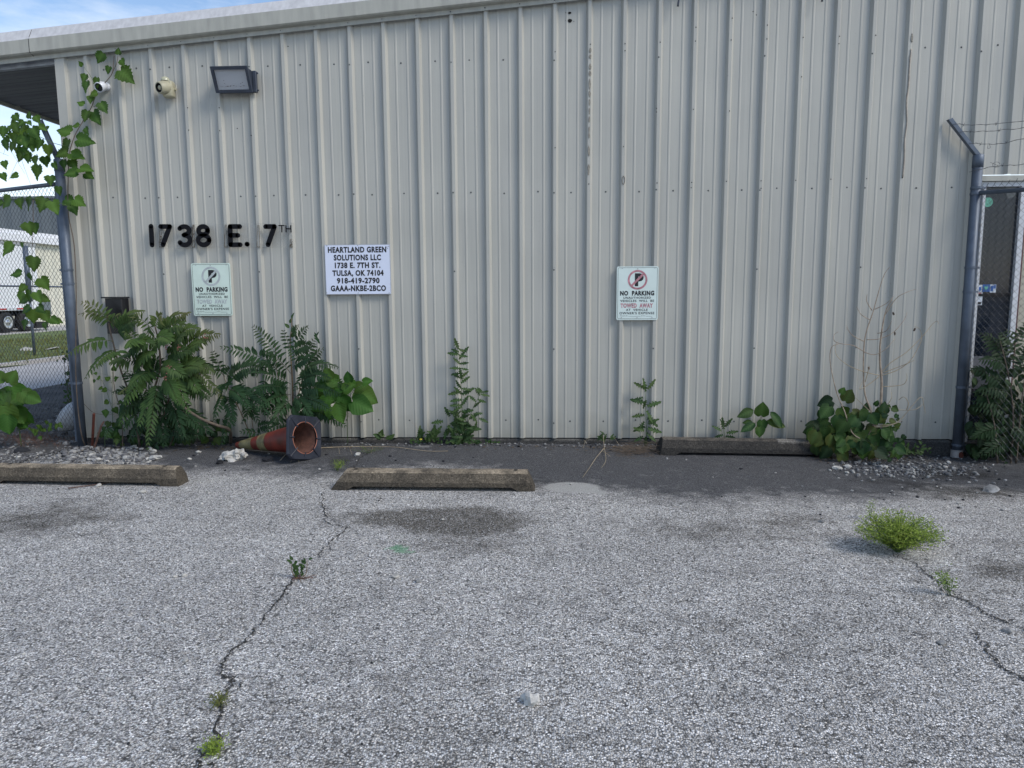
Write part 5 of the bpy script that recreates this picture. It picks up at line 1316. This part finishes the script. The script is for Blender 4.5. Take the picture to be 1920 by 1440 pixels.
# --- feathery tuft growing through the asphalt
def sprig(name, label, base_px, n, hgt, spread, m, seed, leafl=.011, cat='weed', stm='gstem', lean=0):
    rnd = random.Random(seed); g = G(*base_px); g.z = lotz(g.x, g.y)
    t = thing(name, label, cat, g); bs = BM(); vs = []; fs = []; ti = []
    for i in range(n):
        a = rnd.uniform(0, 6.28); sp = spread*math.sqrt(rnd.random()); h = hgt*rnd.uniform(.45, 1.0)*(1-.35*(sp/spread)**2)
        tip = Vector((sp*math.cos(a)*1.25+lean, sp*math.sin(a), h)); mid = Vector((tip.x*.45, tip.y*.45, h*.65))
        P = [Vector((rnd.uniform(-.01, .01), rnd.uniform(-.01, .01), 0)), mid, tip]; P = smooth_pts(P, 5)
        tube(bs, P, .0009, 3, False)
        for p in P[3:]:
            for k in range(rnd.randint(2, 4)):
                q = p+Vector((rnd.gauss(0, .012), rnd.gauss(0, .012), rnd.gauss(0.004, .010))); d = Vector((rnd.gauss(0, 1), rnd.gauss(0, 1), rnd.gauss(.7, .6))).normalized(); s = d.orthogonal().normalized()
                l = leafl*rnd.uniform(.6, 1.4); b0 = len(vs)
                vs += [tuple(q), tuple(q+d*l*.5+s*l*.22), tuple(q+d*l), tuple(q+d*l*.5-s*l*.22)]; fs.append((b0, b0+1, b0+2, b0+3)); ti += [rnd.random()*.4]*4
    o = obj('stems', bs, M[stm], t); o['kind'] = 'stuff'
    me = bpy.data.meshes.new('leaflets'); me.from_pydata(vs, [], fs); set_attr(me, 'tint', ti); set_attr(me, 'vein', [0.]*len(vs)); o = link('leaflets', me, M[m], t); o['kind'] = 'stuff'
    return t
sprig('feathery_weed', 'bushy lime-green feathery weed growing through the asphalt at the right', (1682, 1034), 360, .23, .185, 'limegreen', 3, .012)
sprig('feathery_weed', 'tall thin wisp behind the bushy lime-green weed', (1632, 975), 6, .16, .03, 'limegreen', 4, .009)
sprig('feathery_weed', 'small lime-green sprig in the crack at the right', (1781, 1115), 14, .13, .05, 'limegreen', 5, .011, lean=-.03)
sprig('feathery_weed', 'fine pale sprig beside the left end of the middle wheel stop', (632, 882), 22, .10, .10, 'limegreen', 6, .007)
sprig('feathery_weed', 'fine sparse weed by the dead twig right of the cone', (690, 850), 14, .07, .12, 'grassb', 16, .007)
sprig('crack_weed', 'little green tuft in the crack at the bottom of the picture', (401, 1412), 26, .035, .03, 'limegreen', 7, .008)
sprig('crack_weed', 'brown-green tuft in the crack above the bottom tuft', (412, 1320), 14, .025, .03, 'grassb', 8, .008)
t = thing('crack_weed', 'upright two-pronged weed with purplish base at the crack\'s upper end', 'weed', G(561, 1086)); rnd = random.Random(19); g = G(561, 1086)
for s in range(2):
    bx = -.035 if s == 0 else .04; tip = g+Vector((bx*1.1+(0 if s else -.0), 0, .10 if s else .095))
    stem(t, [g, g+Vector((bx*.9, 0, .03)), tip], .003, .0015, 'rstem')
    for i in range(15):
        p = g.lerp(tip, .15+.85*i/14)+Vector((rnd.gauss(0, .006), rnd.gauss(0, .006), 0)); put_leaf(t, 'ovals', p, rnd.uniform(.02, .032), rnd.uniform(20, 160), rnd)
for i in range(14):
    p = g+Vector((rnd.gauss(0, .035), rnd.gauss(0, .02), .004)); stem(t, [g, p+Vector((0, 0, .01)), p+Vector((rnd.gauss(0, .02), 0, 0))], .0022, .001, 'redstick', 'runner', 4, 2)

# --- dead twigs, dry brush, runners
def twig(name, label, pts, r0, r1, m, cat='twig'):
    P = smooth_pts(pts, 5); bm = BM(); o0 = P[0].copy(); tube(bm, [p-o0 for p in P], [r0+(r1-r0)*i/(len(P)-1) for i in range(len(P))], 5)
    o = obj(name, bm, M[m], None, True); o.location = o0; return tag(o, label, cat)
u_ = Vector((0, 0, .012))
rn = thing('dry_runner', 'long dry vine runner lying from the cone base along the wall foot', 'vine', G(760, 842))
stem(rn, [G(525, 866)+u_, G(548, 856)+u_*5, W(578, 842, .60), G(620, 846)+u_*3, G(680, 842)+u_*2, G(740, 843)+u_*2, G(800, 848)+u_, G(840, 848)+u_], .0035, .002, 'straw')
for a, b in (((552, 858), (545, 868)), ((565, 856), (560, 868)), ((635, 845), (637, 852)), ((655, 845), (660, 853)), ((700, 844), (696, 851))):
    stem(rn, [G(*a)+u_*3, G(*b)+u_*.3], .0015, .001, 'straw', 'side_twig')
twig('stick', 'thin reddish stick lying under the left wheel stop', [G(128, 917)+u_*.6, G(170, 912)+u_*.7, G(205, 907)+u_*.7], .005, .003, 'redstick')
dt = thing('dead_twig', 'pale forked dead weed lying on the asphalt right of the middle wheel stop', 'twig', G(1130, 845))
for pl in ([(1133, 846, .03), (1118, 862, .02), (1105, 880, .012), (1092, 898, .01)], [(1133, 846, .03), (1130, 832, .12), (1128, 822, .15)], [(1133, 846, .03), (1136, 865, .01), (1127, 880, .01)], [(1131, 850, .02), (1145, 858, .01)]):
    stem(dt, [G(a, b)+Vector((0, 0, z)) for a, b, z in pl], .003, .001, 'straw', 'twig')
for pl in ([(1093, 842), (1098, 826), (1110, 814)], [(1170, 846), (1158, 830), (1150, 818)], [(1100, 832), (1094, 824)]): stem(dt, [W(a, b, .2) for a, b in pl], .002, .001, 'straw', 'twig')
br = thing('dry_brush', 'heap of dry brown brush in front of the lettuce below the right no parking sign', 'brush', G(1195, 852)); rnd = random.Random(23); bm = BM()
for i in range(260):
    g = G(1190+rnd.gauss(0, 20), 850+rnd.gauss(0, 4)); z = abs(rnd.gauss(0, .04)); a = rnd.uniform(-.6, .6)+(math.pi if rnd.random() < .3 else 0); l = rnd.uniform(.05, .14)
    p = g+Vector((0, 0, z)); q = p+Vector((l*math.cos(a), l*math.sin(a)*.5, rnd.gauss(-.015, .02))); tube(bm, [p, p.lerp(q, .5)+Vector((0, 0, .012)), q], .0012, 3, False)
child(obj('straws', bm, mat('brown_straw', (.13, .10, .075), .9, .3, 20)), br); bpy.data.objects['straws']['kind'] = 'stuff'
def brush(name, label, n, cx, cy, sx, sy, h, m, seed, depth=None):
    rnd = random.Random(seed); bm = BM(); c = G(cx, cy)
    for i in range(n):
        g = G(cx+rnd.gauss(0, sx), min(cy+rnd.gauss(0, sy), 850)); a = rnd.uniform(0, 6.28); l = rnd.uniform(.4, 1)*h
        p = g; q = p+Vector((l*.7*math.cos(a), l*.7*math.sin(a), l*rnd.uniform(.2, 1))); tube(bm, [p-c, p.lerp(q, .5)+Vector((0, 0, l*.2))-c, q-c], .0012, 3, False)
    o = obj(name, bm, M[m]); o.location = c; return tag(o, label, 'dry grass', kind='stuff')
brush('dry_grass', 'brown dry grass clump behind the left gravel at the fence foot', 420, 70, 828, 45, 7, .13, 'redstick', 3)
brush('dry_grass', 'grey tangled dry stems on the rubble behind the left fence', 300, 90, 785, 30, 14, .13, 'limed', 4)
t = thing('broadleaf_sapling', 'broad green-leaved plant at the far left edge, before the fence', 'plant', G(30, 836)); rnd = random.Random(3); tw = []
for px, py, s, a in ((22, 725, 46, -60), (12, 735, 50, -110), (40, 735, 34, -40), (5, 760, 50, -80), (30, 765, 34, -70), (18, 718, 28, 60), (45, 772, 30, -60), (0, 720, 40, 140), (-20, 745, 50, 200), (52, 742, 26, -30), (14, 780, 36, -90), (-6, 785, 36, 230), (36, 785, 24, -50)):
    p = W(px, py, .25+rnd.uniform(-.1, .1)); put_leaf(t, 'heart', p, s/205, a, rnd, .4); tw.append((W(30+.4*(px-30), min(810, py+25), .2), p))
stem(t, [G(40, 838), W(35, 800, .22), W(25, 770, .22), W(18, 740, .22)], .006, .003, 'gstem'); plant_twigs(t, tw, .002, 'gstem')
t = thing('seedling', 'small pale green weed at the fence foot left of the post', 'weed', G(75, 836)); rnd = random.Random(33)
for i in range(30): put_leaf(t, 'vine', W(rnd.gauss(72, 20), rnd.gauss(802, 7), .15), rnd.uniform(.03, .05), rnd.uniform(-150, -30), rnd)
t = thing('twiggy_shrub', 'small-leaved twiggy shrub behind the fence mesh, left of the post', 'shrub', W(140, 790, -.6)); rnd = random.Random(35)
for i in range(90): put_leaf(t, 'ovald', W(rnd.gauss(133, 9), rnd.uniform(655, 775), -.5+rnd.uniform(-.15, .15)), rnd.uniform(.03, .055), rnd.uniform(0, 360), rnd)
for k in range(5): stem(t, [W(138+rnd.uniform(-5, 5), 800, -.5), W(135+rnd.uniform(-10, 10), 740, -.5), W(132+rnd.uniform(-16, 12), 670, -.5)], .005, .002, 'bark')
bm = BM(); c = W(140, 778, -.35)
bmesh.ops.create_icosphere(bm, subdivisions=3, radius=1)
for v in bm.verts: q = v.co*(1+.12*noise.noise(v.co*2.5)); v.co = Vector((q.x*.22, q.y*.14, q.z*.12+q.x*.05))
o = obj('white_sack', bm, mat('white_plastic_sack', (.50, .52, .56), .5, .06, 20, .5, 25), None, True); o.location = c; o.rotation_euler = (0, -.45, 0); tag(o, 'white plastic sack lying behind the left fence post', 'sack')

# --- vine on post, arm and wall corner
vn = thing('climbing_vine', 'leafy climbing vine on the left fence post reaching up to the camera', 'vine', G(158, 838)); rnd = random.Random(41); tw = []
stem(vn, [G(160, 838), W(150, 800, .3), W(142, 700, .3), W(143, 560, .28), W(139, 460, .26), W(128, 400, .24), W(128, 330, .22), W(130, 290, .18), W(140, 255, .12), W(157, 225, .08), W(172, 200, .06), W(182, 172, .06), W(197, 155, .06), W(210, 138, .06), W(213, 118, .06), W(214, 104, .06)], .005, .003, 'bark')
stem(vn, [W(210, 138, .06), W(219, 118, .06), W(221, 104, .06)], .003, .002, 'bark'); stem(vn, [W(184, 168, .06), W(170, 143, .06), W(157, 125, .07)], .0025, .0015, 'gstem'); stem(vn, [W(175, 200, .05), W(192, 196, .05)], .002, .001, 'bark')
stem(vn, [W(128, 275, .2), W(100, 268, .3), W(60, 250, .3), W(20, 240, .3), (-1.2, -.3, 2.95)], .003, .002, 'gstem'); stem(vn, [W(125, 385, .28), W(90, 375, .28), W(40, 372, .25), W(-10, 385, .2)], .003, .002, 'gstem')
stem(vn, [W(62, 375, .2), W(62, 430, .2), W(60, 480, .2), W(62, 560, .2), W(64, 600, .2)], .003, .001, 'bark')
wl = [(193, 100, 20, 230), (222, 102, 11, 80), (227, 112, 14, -60), (205, 125, 13, 250), (226, 132, 30, -45), (155, 123, 9, 130), (161, 140, 16, -110), (163, 153, 20, -95), (182, 146, 18, -100), (182, 174, 14, 200), (171, 181, 13, -95), (188, 193, 20, -60), (157, 196, 12, 160), (164, 208, 20, -110), (175, 210, 26, -60), (148, 236, 13, 180), (160, 240, 14, -60),
      (132, 248, 26, 170), (128, 262, 26, -110), (145, 262, 30, -10), (133, 288, 26, -20), (150, 316, 26, -10), (146, 324, 24, 185), (160, 325, 20, -30), (140, 374, 22, -30), (122, 374, 22, -20), (134, 385, 20, -60), (110, 350, 15, -90), (125, 285, 20, 200), (120, 300, 18, -90), (133, 300, 20, -60)]
ll_ = [(6, 240, 18, -90), (12, 262, 20, -80), (28, 233, 18, -60), (38, 240, 24, -80), (50, 236, 24, -100), (60, 240, 22, -60), (44, 254, 24, -70), (58, 258, 24, -90), (30, 252, 18, -120), (25, 268, 16, -110), (43, 284, 20, -110), (50, 288, 18, -60), (68, 292, 20, -90), (84, 294, 18, -80), (90, 272, 20, -90), (78, 262, 20, -110), (72, 310, 26, -100), (8, 302, 14, -80), (34, 328, 14, 200), (4, 325, 14, -70), (94, 330, 18, -80), (55, 222, 12, 80), (66, 218, 14, -60), (72, 236, 16, -30), (100, 305, 14, -60),
       (20, 372, 24, -140), (38, 372, 20, -80), (58, 370, 24, -110), (84, 372, 26, -110), (98, 378, 26, -60), (5, 380, 16, 200), (52, 418, 22, -80), (62, 420, 20, -70), (24, 458, 26, -130), (42, 455, 10, -100), (64, 482, 26, -100), (40, 512, 20, 190), (55, 512, 16, -80), (76, 522, 24, -60), (48, 535, 18, -130), (56, 545, 20, -100), (68, 548, 22, -60), (42, 548, 18, -110), (78, 556, 18, -30), (54, 560, 22, 200), (62, 580, 26, -100), (72, 574, 20, -40), (82, 585, 22, -60), (95, 597, 20, -30), (56, 575, 18, 220), (104, 600, 14, -20), (84, 605, 14, -80), (50, 600, 18, -100)]
for px, py, s, a in wl: put_leaf(vn, 'vine', W(px, py, rnd.uniform(.07, .12) if py < 240 else rnd.uniform(.2, .34)), s*1.12/203, a, rnd, .45)
for px, py, s, a in ll_: put_leaf(vn, 'vine', W(px, py, rnd.uniform(.15, .38) if py > 360 or px > 60 else rnd.uniform(.1, .5)), s*1.1/203, a, rnd, .6)
for i in range(34):
    px, py = rnd.gauss(38, 24), rnd.gauss(250, 14); put_leaf(vn, 'vine', W(px, py, rnd.uniform(.05, .5)), rnd.uniform(10, 18)/203, rnd.uniform(-150, -30), rnd, .7)
for i in range(9):
    a = W(rnd.uniform(0, 90), rnd.uniform(250, 300), .3); tw.append((a, a+Vector((rnd.uniform(-.2, .2), 0, rnd.uniform(-.3, .15)))))
plant_twigs(vn, tw, .0014, 'bark', 'tendril')
stem(vn, [W(143, 740, .05), W(170, 770, .06), W(190, 777, .06), W(214, 777, .08)], .0025, .0015, 'bark', 'runner')

# --- thicket behind the right fence
th = thing('tree_of_heaven_shrub', 'dark thicket of tree-of-heaven leaves behind the right fence, in front of the door', 'shrub', W(1890, 850, .3)); rnd = random.Random(51)
for pts in ([(1895, 870), (1900, 780), (1890, 700), (1875, 640)], [(1905, 870), (1915, 760), (1925, 680), (1930, 600)], [(1870, 870), (1865, 800), (1850, 740)]): stem(th, [W(a, b, .32) for a, b in pts], .008, .004, 'bark')
for x0, y0, x1, y1, d0, d1, ar, tn in ((1890, 680, 1842, 618, .32, .25, .05, .2), (1895, 690, 1835, 668, .3, .35, .06, 0), (1890, 720, 1822, 692, .3, .3, .06, 0), (1900, 740, 1830, 735, .3, .35, .07, 0), (1895, 770, 1818, 760, .3, .3, .05, .0), (1900, 640, 1925, 610, .3, .3, .05, 0), (1905, 700, 1935, 640, .3, .35, .06, 0),
                                      (1880, 800, 1825, 820, .3, .35, .05, 0), (1890, 820, 1840, 850, .3, .4, .04, 0), (1900, 760, 1940, 780, .3, .4, .06, 0), (1895, 800, 1935, 850, .3, .45, .05, 0), (1885, 660, 1870, 630, .3, .3, .05, 0), (1900, 670, 1880, 625, .3, .3, .06, .1), (1910, 640, 1940, 600, .3, .3, .05, 0)):
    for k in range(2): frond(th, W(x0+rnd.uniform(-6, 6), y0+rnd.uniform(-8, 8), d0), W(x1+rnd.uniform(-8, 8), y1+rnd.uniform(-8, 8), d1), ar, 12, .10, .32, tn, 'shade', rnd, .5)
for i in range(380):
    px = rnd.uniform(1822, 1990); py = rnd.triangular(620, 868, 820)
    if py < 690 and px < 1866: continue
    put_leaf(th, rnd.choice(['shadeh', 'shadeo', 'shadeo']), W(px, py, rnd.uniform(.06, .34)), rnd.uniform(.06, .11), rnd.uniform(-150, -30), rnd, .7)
# thin green weeds at the right foot of the wall
t = thing('low_weed', 'low dark grass between the heartleaf bush and the right fence post', 'weed', G(1710, 855)); rr = random.Random(88)
for i in range(60): put_leaf(t, 'ovals', W(rr.gauss(1700, 22), 853-abs(rr.gauss(0, 8)), .12+rr.uniform(-.04, .1)), rr.uniform(.03, .06), rr.uniform(10, 170), rr)

# ------------------------------------------------------------ beyond the left fence
# white semi-trailer parked along the far side
tr = thing('semi_trailer', 'white box semi-trailer with dark wheels parked beyond the grass verge', 'trailer', (-18.2, 20, 0)); ob = []
zt = X((0, 452), -17).z; zb = X((0, 582), -17).z; yE = X((72, 540), -17).y; y0_ = yE-13
bm = BM(); box(bm, (-19.4, y0_, zb), (-17, yE, zt)); ob.append(obj('cargo_box', bm, M['truckw']))
bm = BM(); box(bm, (-17-.02, y0_, zt-.10), (-16.97, yE+.01, zt+.02)); ob.append(obj('top_rail', bm, M['edge']))
bm = BM(); box(bm, (-17.01, y0_, zb-.02), (-16.96, yE, zb+.08)); ob.append(obj('lower_rail', bm, M['doorw']))
for px in (2, 33):
    q = X((px+5, 581), -16.95); bm = BM(); box(bm, (-16.96, q.y-.16, zb+.02), (-16.94, q.y+.16, zb+.07)); ob.append(obj('marker_reflector', bm, M['red']))
for px in (10, 49):
    q = X((px, 609), -17.1); r = (q-CAM).dot(fw)*19.5/FPX
    bm = BM(); lathe(bm, [(.0001, -.02), (r*.5, -.02), (r*.55, .0), (r*.92, .0), (r, -.04), (r, -.26), (r*.9, -.30)], 28, Matrix.Translation((-17.0, q.y, r+.03)) @ Matrix.Rotation(R(90), 4, 'Y')); w_ = obj('wheel', bm, M['tyre'], None, True); ob.append(w_)
    bm = BM(); lathe(bm, [(.0001, .03), (r*.16, .03), (r*.2, -.005), (r*.42, .0), (r*.56, .03), (r*.60, .02)], 24, Matrix.Translation((-16.985, q.y, r+.03)) @ Matrix.Rotation(R(90), 4, 'Y')); rim = obj('rim', bm, M['chrome'], None, True); ob.append(rim)
bm = BM(); q = X((40, 590), -18); box(bm, (-19, q.y-2.6, zb-.25), (-17.4, yE-.1, zb-.02)); ob.append(obj('chassis', bm, M['tyre']))
a = X((72, 563), -17); b = X((97, 590), -17); bm = BM(); box(bm, (-17.6, yE+.01, b.z), (-17, b.y, a.z)); ob.append(obj('rear_box', bm, M['greyw']))
a = X((70, 604), -17); b = X((93, 614), -17); bm = BM(); box(bm, (-18.9, a.y, b.z), (-17.05, b.y, a.z)); ob.append(obj('bumper', bm, M['tyre']))
kids_rel(tr, ob)
# cream warehouse behind it
wh = thing('cream_warehouse', 'low cream metal warehouse with white eave behind the white trailer', 'building', (-21, 20, 0)); ob = []
zt2 = X((120, 462), -20).z
bm = BM(); ys = [8+.35*i for i in range(150)]; pv = None
for i, y in enumerate(ys):
    xx = -20+(.05 if i % 2 else 0); c = [bm.verts.new((xx, y, 0)), bm.verts.new((xx, y, zt2))]
    if pv: bm.faces.new((pv[0], c[0], c[1], pv[1]))
    pv = c
ob.append(obj('wall', bm, M['cream']))
bm = BM(); box(bm, (-20.1, 6, zt2), (-19.7, 62, zt2+.32)); ob.append(obj('eave', bm, M['truckw']))
bm = BM(); box(bm, (-32, 6, zt2+.321), (-19.8, 62, zt2+.5)); ob.append(obj('roof', bm, M['truckw']))
bm = BM(); box(bm, (-32, 7, 0), (-31.8, 61, zt2+.2)); box(bm, (-32, 60.2, 0), (-20.2, 60.4, zt2)); ob.append(obj('rear_wall', bm, M['cream']))
kids_rel(wh, ob)
# grey warehouse far behind
gw = thing('grey_warehouse', 'tall grey metal warehouse with a flat roofline in the left background', 'building', (-60, 66, 0)); ob = []
v = ray(60, 373); k_ = (66-CAM.y)/v.y; zt3 = CAM.z+v.z*k_
bm = BM(); xs_ = [-120+.8*i for i in range(100)]; pv = None
for i, x in enumerate(xs_):
    yy = 66+(.08 if i % 2 else 0); c = [bm.verts.new((x, yy, 0)), bm.verts.new((x, yy, zt3))]
    if pv: bm.faces.new((pv[0], c[0], c[1], pv[1]))
    pv = c
ob.append(obj('wall', bm, M['greyw'])); bm = BM(); box(bm, (-120, 66.1, 0), (-41, 90, zt3-.1)); ob.append(obj('bulk', bm, M['greyw']))
bm = BM(); box(bm, (-120.2, 65.8, zt3), (-40.6, 90, zt3+.25)); ob.append(obj('roof', bm, M['greyw'])); kids_rel(gw, ob)
# rail and post of a farther fence
pf = thing('pipe_fence', 'thin grey pipe fence with one post on the grass verge, left background', 'fence', (-8.7, 10.4, 0)); ob = []
q = X((65, 664), -8.6); qt = X((60, 462), -8.6)
bm = BM(); tube(bm, [(-8.6, q.y, -.1), (-8.6, q.y, 1.6)], .032, 10); ob.append(obj('post', bm, M['galv'], None, True))
bm = BM(); tube(bm, [(-8.6, q.y, 1.3), (-8.6, q.y, qt.z)], .06, 10); ob.append(obj('post_sleeve', bm, M['galv'], None, True))
q2 = X((60, 537), -8.6); bm = BM(); tube(bm, [(-8.62, -3, q2.z), (-8.62, 42, q2.z)], .022, 6); ob.append(obj('rail', bm, M['galv'], None, True))
kids_rel(pf, ob)
# verge details: pale slabs lying in the grass, grass blades
for px, py, w_, lab in ((100, 655, .3, 'pale broken slab lying in the grass verge, the right one'), (50, 657, .2, 'pale broken slab lying in the grass verge, the left one')):
    g = X((px, py), -8.0); g = CAM+ray(px, py)*((.0-CAM.z)/ray(px, py).z); bm = BM(); rock(bm, Vector((0, 0, 0)), w_*.7, px, .12, 2, .5); o = obj('broken_slab', bm, M['lime']); o.location = (g.x, g.y, .03); tag(o, lab, 'rubble')
bm = BM(); box(bm, (-7.55, -1.2, -.2), (-7.36, 60, .02)); tag(obj('kerb', bm, M['street']), None, None, kind='structure')
rnd = random.Random(61); vs = []; fs = []
for i in range(9000):
    x = rnd.uniform(-14, -7.3); y = rnd.uniform(6.5, 22); z = -.02; a = rnd.uniform(0, 3.14); h = rnd.uniform(.05, .14); w_ = .012; b0 = len(vs); dx, dy = w_*math.cos(a), w_*math.sin(a)
    vs += [(x-dx, y-dy, z), (x+dx, y+dy, z), (x+rnd.gauss(0, .03), y+rnd.gauss(0, .03), z+h)]; fs.append((b0, b0+1, b0+2))
me = bpy.data.meshes.new('grass'); me.from_pydata(vs, [], fs); set_attr(me, 'tint', [random.random()*.6 for _ in vs]); set_attr(me, 'vein', [0.]*len(vs))
tag(link('grass', me, M['grassb']), 'short rough grass blades on the verge beyond the street', 'grass', kind='stuff')

# dead leaves and bits of stem blown against the foot of the wall
rnd = random.Random(71); bm = BM()
for i in range(750):
    px = rnd.choice([rnd.uniform(160, 640), rnd.uniform(160, 1800), rnd.gauss(1610, 60), rnd.gauss(1190, 40)])
    g = G(px, 838) if px < 1500 else G(px, 858); y = g.y-abs(rnd.gauss(0, .10)); x = g.x; z = gz(x, y)+rnd.uniform(.004, .014)
    a = rnd.uniform(0, 6.3); l = rnd.uniform(.008, .03); w_ = l*rnd.uniform(.15, .5); d = Vector((math.cos(a), math.sin(a), rnd.uniform(-.2, .2)))*l; e_ = Vector((-math.sin(a), math.cos(a), rnd.uniform(-.3, .5)))*w_; c = Vector((x, y, z))
    bm.faces.new([bm.verts.new(c+q) for q in (-d, -e_*.8, d, e_)])
tag(obj('leaf_litter', bm, mat('dead_leaf', (.085, .06, .035), .9, .6, 30)), 'brown dead leaf litter along the foot of the wall', 'leaf litter', kind='stuff')
# crumbs along the long cracks
bm = BM()
for pxs in ([(560, 1078), (520, 1130), (470, 1190), (412, 1250), (437, 1274), (412, 1315), (405, 1385), (385, 1420)], [(1680, 1040), (1750, 1085), (1815, 1130), (1880, 1165)], [(1828, 1185), (1870, 1245), (1930, 1282)], [(606, 925), (612, 968), (645, 990), (600, 1045)]):
    P = smooth_pts([G(*p) for p in pxs], 10)
    for p in P:
        for k in range(3):
            q = p+Vector((rnd.gauss(0, .012), rnd.gauss(0, .012), 0)); q.z = lotz(q.x, q.y)+.002; rock(bm, q, rnd.uniform(.002, .0055), k, .6, 1)
tag(obj('crack_crumbs', bm, M['dustd']), 'dark crumbs of broken asphalt along the cracks', 'grit', kind='stuff')
